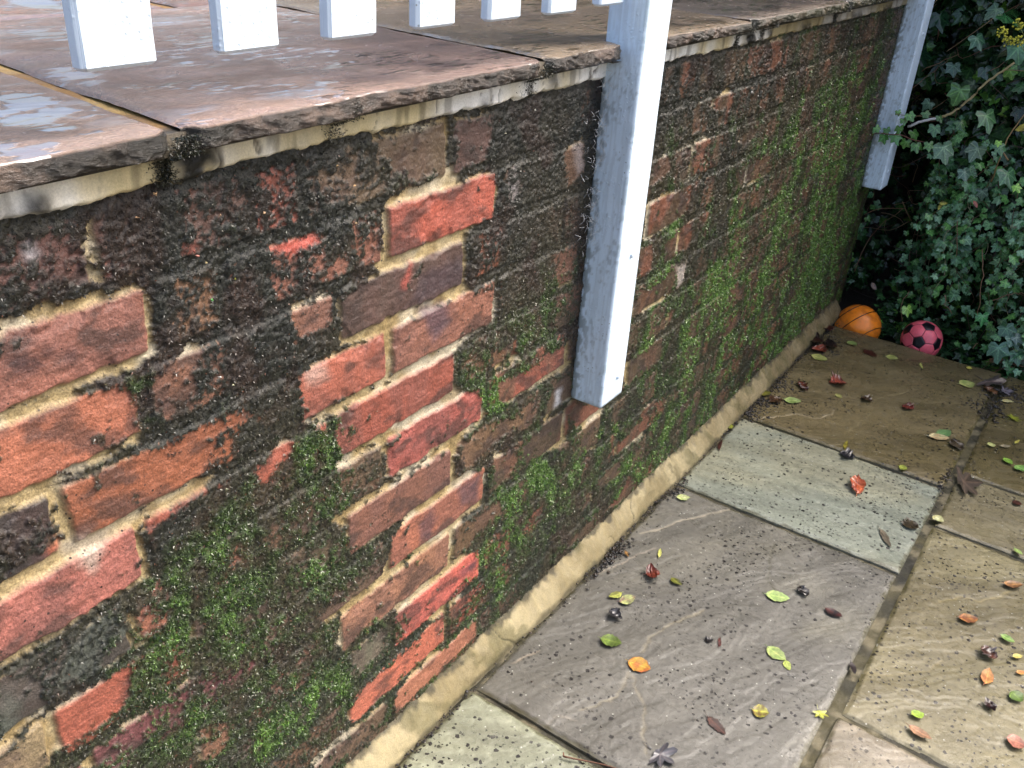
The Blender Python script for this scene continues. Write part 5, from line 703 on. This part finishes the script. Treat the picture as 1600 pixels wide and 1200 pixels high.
def build_ivy():
    ls = LeafSet(); r = np.random.default_rng(77)
    def front(x, z):
        y = 2.24+.10*np.sin(x*5+z*3)+.12*(fbm(x+5, z+5, 4, 3, 9)-.5)*2
        hol = np.exp(-((x-.02)/.20)**2-((z-.25)/.30)**2); y = y+.13*hol
        y = y-.22*sstep(.34, .60, x)*sstep(.42, .05, z)
        y = y-.16*np.exp(-((x-.33)/.16)**2-((z-.28)/.2)**2)
        return np.maximum(y, 1.97+0*x)
    # main mass
    N = 15000
    x = np.concatenate([r.uniform(-.15, .95, 9500), r.uniform(-2.3, 2.6, N-9500)]); z = np.concatenate([r.uniform(-.1, 1.25, 9500), r.uniform(-.1, 2.3, N-9500)])
    # keep off the terrace body
    keep = ~((x < 0) & (z < .95) & False); x, z = x[keep], z[keep]
    dep = r.exponential(.13, len(x)); y = front(x, z)+dep
    y = np.where(x < .07, np.maximum(y, 2.15), y)
    patchy = fbm(x+9, z+9, 7, 3, 91); y = y+.28*sstep(.56, .42, patchy)
    sm = sstep(.25, .5, z)                      # small leaves low down
    size = np.where(r.random(len(x)) < sm, r.uniform(.022, .046, len(x)), r.uniform(.012, .032, len(x))); size[9500:] *= 1.5
    p = np.stack([x, y, z], 1); tip = unit(np.stack([r.normal(0, .6, len(x)), r.normal(-.35, .35, len(x)), r.normal(-.7, .5, len(x))], 1))
    nor = unit(np.stack([r.normal(.25, .5, len(x)), r.normal(-.75, .4, len(x)), r.normal(.7, .45, len(x))], 1))
    pal = np.array([lin((34, 62, 42)), lin((44, 78, 50)), lin((28, 52, 38)), lin((58, 96, 58)), lin((66, 92, 78)), lin((78, 118, 56)), lin((96, 140, 60))])
    pr = np.array([.28, .24, .18, .12, .08, .07, .03]); ci = r.choice(7, len(x), p=pr); cc = pal[ci]*r.uniform(.6, 1.35, (len(x), 1))*np.array([.86, 1.0, .55])
    extra = 0
    ls.add(*ivy_leaves(p, tip, nor, size, cc, rng=r))
    Ng = 1500; gx = r.uniform(.10, 1.0, Ng); gy = r.uniform(2.07, 2.4, Ng)-.1*sstep(.4, .6, gx); gz = -.085+r.uniform(0, .14, Ng)*sstep(2.0, 2.3, gy)+.01
    ls.add(*ivy_leaves(np.stack([gx, gy, gz], 1), unit(np.stack([r.normal(0, 1, Ng), r.normal(-.6, .7, Ng), r.normal(-.1, .3, Ng)], 1)), unit(np.stack([r.normal(.1, .4, Ng), r.normal(-.35, .35, Ng), np.full(Ng, 1.)], 1)), r.uniform(.014, .030, Ng), pal[r.choice(7, Ng, p=pr)]*r.uniform(.7, 1.5, (Ng, 1))*np.array([1.05, 1.12, .7]), rng=r))
    # trailing strands with small fresh leaves
    tw = MB(); P = []; T = []; Nn = []; Sz = []; Cc = []
    for i in range(46):
        x0 = r.uniform(.16, .72) if i < 36 else r.uniform(-.1, .9); zt = r.uniform(.3, .62); L = r.uniform(.18, .5); n_ = 9
        pts = [np.array([x0, float(front(np.array([x0]), np.array([zt]))[0])-r.uniform(0, .05), zt])]
        for k in range(n_):
            q = pts[-1]+np.array([r.normal(0, .016), r.normal(-.006, .012), -L/n_]); lim = float(front(q[:1], q[2:3])[0])-.02; q[1] = min(q[1], lim) if q[2] > .05 else q[1]; q[1] = max(q[1], 1.955)
            if q[2] < -.05: break
            pts.append(q)
        if len(pts) < 4: continue
        pts = crand(pts, 3); tw.tube(pts, .0011, .0007, 4, lin((150, 140, 110)) if r.random() < .4 else lin((88, 60, 44)))
        for q in pts[::2]:
            for _ in range(2):
                P.append(q+r.normal(0, .012, 3)); T.append([r.normal(0, .6), r.normal(-.4, .3), r.normal(-.6, .4)]); Nn.append([r.normal(.2, .4), r.normal(-.8, .3), r.normal(.6, .3)])
                Sz.append(r.uniform(.011, .025)); Cc.append(lin([(84, 140, 66), (66, 118, 72), (104, 150, 110), (58, 104, 56)][r.integers(4)]))
    ls.add(*ivy_leaves(np.array(P), np.array(T), np.array(Nn), np.array(Sz), np.array(Cc), rng=r))
    # the large leaves one can pick out
    Hh = np.array([h[:3] for h in HERO]); Tt = np.array([h[3:6] for h in HERO]); Ss = np.array([h[6] for h in HERO])*.53; Ch = np.array([lin(h[7])*np.array([.72, .82, .58]) for h in HERO])
    base = Hh-Tt*Ss[:, None]*.35; nn = np.tile([.35, -.75, .62], (len(HERO), 1))+r.normal(0, .22, (len(HERO), 3)); Tt = Tt+np.array([0, -.25, 0])
    ls.add(*ivy_leaves(base, Tt, nn, Ss, Ch*1.0, rng=r))
    ls.build('foliage', M_IVY, ivy)
    # runner reaching over the far post
    lr = LeafSet(); Hh = np.array([h[:3] for h in RUNNER]); Tt = np.array([h[3:6] for h in RUNNER]); Ss = np.array([h[6] for h in RUNNER])*.62; Ch = np.array([lin(h[7]) for h in RUNNER])
    lr.add(*ivy_leaves(Hh-Tt*Ss[:, None]*.3, Tt, np.tile([.5, -.75, .4], (len(RUNNER), 1))+r.normal(0, .15, (len(RUNNER), 3)), Ss, Ch, rng=r)); lr.build('runner_leaves', M_IVY, ivy)
    tw.tube(crand(RSTEM, 4), .0012, .0016, 5, lin((96, 60, 50))); tw.tube(crand(RSTEM2, 4), .0009, .0013, 5, lin((96, 80, 50)))
    for i, t in enumerate(TWIGS):
        th = .0036 if i < 2 else (.0024 if i < 4 else .0013); cl = [(172, 172, 170), (158, 142, 100), (140, 112, 70), (140, 112, 70)][i] if i < 4 else (120, 92, 68)
        if i in (0, 1): tw.tube(crand(t, 5)+r.normal(0, .0012, (len(crand(t, 5)), 3)), th, th*(.8 if i else 1.1), 7, lin(cl))
        else: tw.tube(crand(t, 4)+r.normal(0, .0014, (len(crand(t, 4)), 3)), th, th*.7, 5, lin(cl))
    for i in range(260):
        x0 = r.uniform(-.1, .85); z0 = r.uniform(-.05, 1.2); y0 = float(front(np.array([x0]), np.array([z0]))[0])+r.uniform(-.03, .12)
        dv = unit(np.array([r.normal(0, 1), r.normal(-.1, .3), r.normal(0, .9)]))*r.uniform(.05, .2); p0 = np.array([x0, y0, z0])
        if x0 < .07: p0[1] = max(p0[1], 2.15)
        pts = crand([p0, p0+dv*.4+r.normal(0, .012, 3), p0+dv*.75+r.normal(0, .015, 3), p0+dv], 3); pts[:, 1] = np.where(pts[:, 0] < .08, np.maximum(pts[:, 1], 2.14), pts[:, 1])
        tw.tube(pts, r.uniform(.0009, .0020), .0007, 4, lin([(112, 78, 58), (80, 60, 46), (150, 126, 96), (66, 50, 40)][r.integers(4)]))
    tw.build('stem', M_BARK, ivy)
    fl = MB()
    for f in FLOWER:
        f = np.array(f)
        for k in range(26):
            dv = unit(r.normal(0, 1, 3)); q = f+dv*.013; fl.tube([f, q], .0004, .0004, 3, lin((150, 160, 70)))
            a = 6; th = np.linspace(0, math.pi, 5)
            ringV = [(q+.0026*np.array([math.sin(t)*math.cos(p), math.sin(t)*math.sin(p), math.cos(t)])) for t in th for p in np.linspace(0, 2*math.pi, a, endpoint=False)]
            fl.add(ringV, [(i*a+j, i*a+(j+1) % a, (i+1)*a+(j+1) % a, (i+1)*a+j) for i in range(4) for j in range(a)], lin((196, 190, 60)))
        fl.tube([f, f+np.array([.02, .03, -.03])], .0009, .0009, 4, lin((150, 160, 90)))
    fl.build('flower_cluster', M_BARK, ivy)
    # dark backing added behind the leaves to keep the sky from showing through
    xs = np.linspace(-2.6, 3, 90); zs = np.linspace(-.12, 2.35, 50); X, Zz = np.meshgrid(xs, zs)
    Yb = front(X, Zz)+.33+.1*(fbm(X, Zz, 6, 4, 99)-.5)
    V = np.stack([X, np.maximum(Yb, 2.3), Zz], -1); b = mesh_np('dark_backing', V, gridfaces(*X.shape), M_SOIL); tag(b, kind='structure')
    V = [(-2.6, 2.6, 2.3), (3, 2.6, 2.3), (3, 9, 2.5), (-2.6, 9, 2.5)]
build_ivy()
# ------------------------------------------------------------------ fallen leaves, each one its own
def leaf_obj(p0, p1, wid, kind, c1, c2, curl, label, seed, z=.0030, cat='leaf', group=None, frame=None):
    r = np.random.default_rng(seed); p1 = [p0[q_]+(p1[q_]-p0[q_])*.9 for q_ in range(len(p0))]; wid *= .9; curl *= .8; L = math.dist(p0, p1); d = np.array([(p1[0]-p0[0])/L, (p1[1]-p0[1])/L, 0]); s = np.array([-d[1], d[0], 0]); n_ = np.array([0, 0, 1.])
    if frame is not None: d, s, n_ = frame
    org = np.array([p0[0], p0[1], z]) if frame is None else np.array(p0)
    c1, c2 = lin(c1), lin(c2); nm = 'fallen_leaf'
    if kind == 'maple':
        K = 60; A = np.linspace(-math.pi, math.pi, K, endpoint=False)
        lob = np.maximum.reduce([h*np.clip(1-np.abs((A-a0+math.pi) % (2*math.pi)-math.pi)/w_, 0, 1)**.8 for a0, h, w_ in ((0, 1, .5), (.85, .85, .45), (-.85, .8, .45), (1.75, .6, .5), (-1.75, .62, .5))])
        R_ = .26+.5*lob+.05*r.normal(0, .5, K); O = np.stack([R_*np.cos(A), R_*np.sin(A)], -1); cx = .38
        rings = [(O*t) for t in (.35, .7, 1)]; P2 = np.concatenate([[[0, 0]]]+rings); nK = K
        F = [(0, 1+j, 1+(j+1) % K) for j in range(K)]
        Fq = [(1+a*K+j, 1+(a+1)*K+j, 1+(a+1)*K+(j+1) % K, 1+a*K+(j+1) % K) for a in range(2) for j in range(K)]
        P2u = P2.copy(); X_ = (cx+P2[:, 0]*.62)*L; Y_ = P2[:, 1]*wid*.95
        rr = np.hypot(P2[:, 0], P2[:, 1]); an = np.arctan2(P2[:, 1], P2[:, 0])
        Zl = curl*L*(.35*rr**2*np.sin(an*2.5+seed)**2+.25*rr*np.sin(an*3+seed*2)+.10*np.abs(P2[:, 1]))+.001
        Zl -= min(0, Zl.min())*1.0; t = sstep(.3, 1, rr+r.normal(0, .08, len(rr)))
        stem = [(-.0*L, 0), (-.22*L, .05*L)]
        F = F+Fq; U_ = P2
    else:
        nu, nw = 14, 5
        u = np.linspace(0, 1, nu); prof = np.sin(math.pi*np.clip(u, 0, 1)**.85)**.75; prof[0] = .03; prof[-1] = .02
        if kind == 'serr': prof = prof*(1+.12*np.where(np.arange(nu) % 2 == 0, 1, -1))
        w_ = np.linspace(-1, 1, nw); Ug, Wg = np.meshgrid(u, w_, indexing='ij')
        asym = 1+.12*r.normal(0, 1); ragg = r.normal(0, .05, Ug.shape)
        X_ = Ug*L+ragg*L*.15; Y_ = Wg*prof[:, None]*wid*.5*(1+ragg*1.2)+.07*L*np.sin(Ug*math.pi+r.uniform(0, 3))*r.uniform(-1, 1)
        if kind == 'curl':
            roll = curl*1.6; prof = prof*(1+r.normal(0, .16, nu)); ang = Wg*roll; Y_ = np.sin(ang)/max(roll, .01)*prof[:, None]*wid*.5*1.3; Zl = (1-np.cos(ang))/max(roll, .01)*wid*.5*prof[:, None]*.9+L*.07*np.sin(Ug*4+seed)*curl+r.normal(0, .026, Ug.shape)*L; X_ = X_+r.normal(0, .04, Ug.shape)*L
        else: Zl = curl*(.35*np.abs(Wg)**1.5*prof[:, None]*wid*.5+.22*L*(Ug-.4)**2+.04*L*np.sin(Ug*7+seed))
        Zl = Zl-min(0, Zl.min()); t = sstep(.35, .75, fbm(Ug*1.0+seed, Wg*.4, 4, 3, seed)+.1*np.abs(Wg))
        F = [(i*nw+j, (i+1)*nw+j, (i+1)*nw+j+1, i*nw+j+1) for i in range(nu-1) for j in range(nw-1)]
        X_, Y_, Zl, t = X_.ravel(), Y_.ravel(), Zl.ravel(), t.ravel(); U_ = np.stack([Ug.ravel(), (Wg*.4).ravel()], -1); stem = [(0, 0), (-.16*L, .03*L)]
    V = org+X_[:, None]*d+Y_[:, None]*s+(Zl+.0008)[:, None]*n_
    cc = c1[None]+(c2-c1)[None]*t[:, None]; cc = cc*r.uniform(.85, 1.15, (len(cc), 1))
    nb = len(V); th = n_*-.0005; F3 = []
    for f in F:
        F3 += [(f[0], f[1], f[2])]
        if len(f) == 4: F3 += [(f[0], f[2], f[3])]
    # stalk
    a = org+stem[0][0]*d+.0015*n_; b_ = org+stem[1][0]*d+stem[1][1]*s+.0012*n_; mb = MB(); mb.tube([a+d*L*.1, a, (a+b_)/2+n_*.001, b_], max(.0005, L*.018), max(.0003, L*.010), 4)
    SV = np.concatenate(mb.v); SF = []
    for f in mb.f:
        for q in range(1, len(f)-1): SF.append((f[0]+nb, f[q]+nb, f[q+1]+nb))
    V = np.concatenate([V, SV]); cc = np.concatenate([cc, np.tile(np.clip(c1*1.25, 0, .7), (len(SV), 1))]); U_ = np.concatenate([U_, np.full((len(SV), 2), .9)])
    cen = org+(0 if frame is not None else 0); V = V-cen
    o = mesh_np(nm, V, F3+SF, M_LEAF, None, cc, U_); o.location = cen
    tag(o, label, cat, group); return o
for i, (x0, y0, x1, y1, wid, kind, c1, c2, curl, lab) in enumerate(LEAVES):
    leaf_obj((x0, y0), (x1, y1), wid, kind, c1, c2, curl, lab, 100+i, group='fallen leaves on the patio')
labs = ['bright yellow leaf caught high in the ivy at the right picture edge', 'yellow leaf caught in the ivy above the pink ball', 'slim upright yellow leaf caught in the ivy beside the wider yellow one', 'orange-brown dead leaf caught in the ivy right of the two yellow ones', 'tan dead leaf hanging in the dark ivy above the orange ball']
for i, f in enumerate(CAUGHT):
    t = np.array(f[3:6]); nrm = np.array([.3, -.8, .5]); nrm = nrm-(nrm@t)*t; nrm /= np.linalg.norm(nrm); L = f[6]; p = np.array(f[:3])-t*L*.5
    leaf_obj(p, p+t*L, L*.5, 'oval', f[7], [v*.7 for v in f[7]], .3, labs[i], 300+i, frame=(t, np.cross(nrm, t), nrm), group='dead leaves caught in the ivy')
# twig at the bottom edge
mb = MB(); mb.tube(crand(TWIGPTS, 4), .0016, .0008, 6, lin((92, 58, 40))); mb.tube(crand([TWIGPTS[0], [TWIGPTS[0][0]-.004, TWIGPTS[0][1]+.006, .006]], 3), .0014, .001, 6, lin((92, 58, 40)))
tag(mb.build('twig', M_BARK), 'thin red-brown fallen twig at the bottom edge beside the grey-green slab', 'twig')
# specks of grit and bird lime on the wall
mb = MB(); r_ = np.random.default_rng(21)
for (y_, z_, c_) in GRIT:
    L_ = .0028; P_ = r_.normal(0, L_*.45, (7, 3)); P_[:, 0] = np.abs(P_[:, 0])*.6; cN = P_.mean(0); P_ = np.concatenate([[cN+np.array([.002, 0, 0])], P_[np.argsort(np.arctan2(P_[:, 2]-cN[2], P_[:, 1]-cN[1]))]])
    mb.add(P_+np.array([.0075, y_, z_]), [(0, 1+k, 1+(k+1) % 7) for k in range(7)], lin(c_))
tag(mb.build('seed_husks', M_MOSS, smooth=False), kind='stuff')
# ------------------------------------------------------------------ crumbs of soil and litter
def litter():
    r = np.random.default_rng(9); P = []; Sz = []; Cc = []
    def add(x, y, sx, sy, n_, s0, s1, cols):
        for _ in range(n_):
            P.append((x+r.normal(0, sx), y+r.normal(0, sy), .002)); Sz.append(r.uniform(s0, s1)); Cc.append(lin(cols[r.integers(len(cols))])*r.uniform(.6, 1.3))
    dk = [(26, 24, 22), (40, 32, 26), (60, 44, 32), (34, 34, 38)]
    for y in np.arange(-.15, 1.95, .008):
        dens = .35+.65*float(fbm(np.array([y]), np.array([0.]), 6, 3, 3)[0] > .5)
        if y > 1.1: dens = 1.6
        add(.040, y, .004+.007*(y > 1.15), .005, int(4*dens), .0012, .004, dk)
    for (y, n_, sx) in ((.47, 70, .006), (.50, 60, .008), (.42, 40, .006), (.78, 80, .008), (1.22, 120, .016), (1.30, 120, .018), (1.42, 90, .018), (1.60, 120, .03), (1.72, 120, .03), (1.83, 70, .02)): add(.045+sx, y, sx, .025, n_, .0015, .005, dk)
    add(.545, 1.68, .03, .05, 160, .002, .006, dk); add(.60, 1.80, .05, .04, 200, .002, .008, dk); add(.53, 1.20, .006, .05, 80, .0015, .004, dk)
    for _ in range(420): add(r.uniform(.06, 1.1), r.uniform(.0, 1.9), 0, 0, 1, .0008, .0022, dk)
    for _ in range(300): add(r.uniform(.06, 1.1), r.uniform(1.1, 1.9), 0, 0, 1, .001, .003, dk+[(90, 70, 40)])
    P = np.array(P); N = len(P); Sz = np.array(Sz)
    oct_ = np.array([(1, 0, 0), (-1, 0, 0), (0, 1, 0), (0, -1, 0), (0, 0, 1), (0, 0, -1)], float); f8 = np.array([(0, 2, 4), (2, 1, 4), (1, 3, 4), (3, 0, 4), (2, 0, 5), (1, 2, 5), (3, 1, 5), (0, 3, 5)])
    sc = r.uniform(.4, 1.3, (N, 1, 3)); a = r.uniform(0, 6.28, N); V = oct_[None]*sc*Sz[:, None, None]*np.array([1, 1, .5]); ca, sa = np.cos(a)[:, None], np.sin(a)[:, None]
    V = np.stack([V[..., 0]*ca-V[..., 1]*sa, V[..., 0]*sa+V[..., 1]*ca, V[..., 2]], -1)+P[:, None]
    o = mesh_np('leaf_litter', V.reshape(-1, 3), (f8[None]+np.arange(N)[:, None, None]*6).reshape(-1, 3), M_MOSS, None, np.repeat(np.array(Cc), 6, 0), smooth=False); tag(o, kind='stuff')
litter()
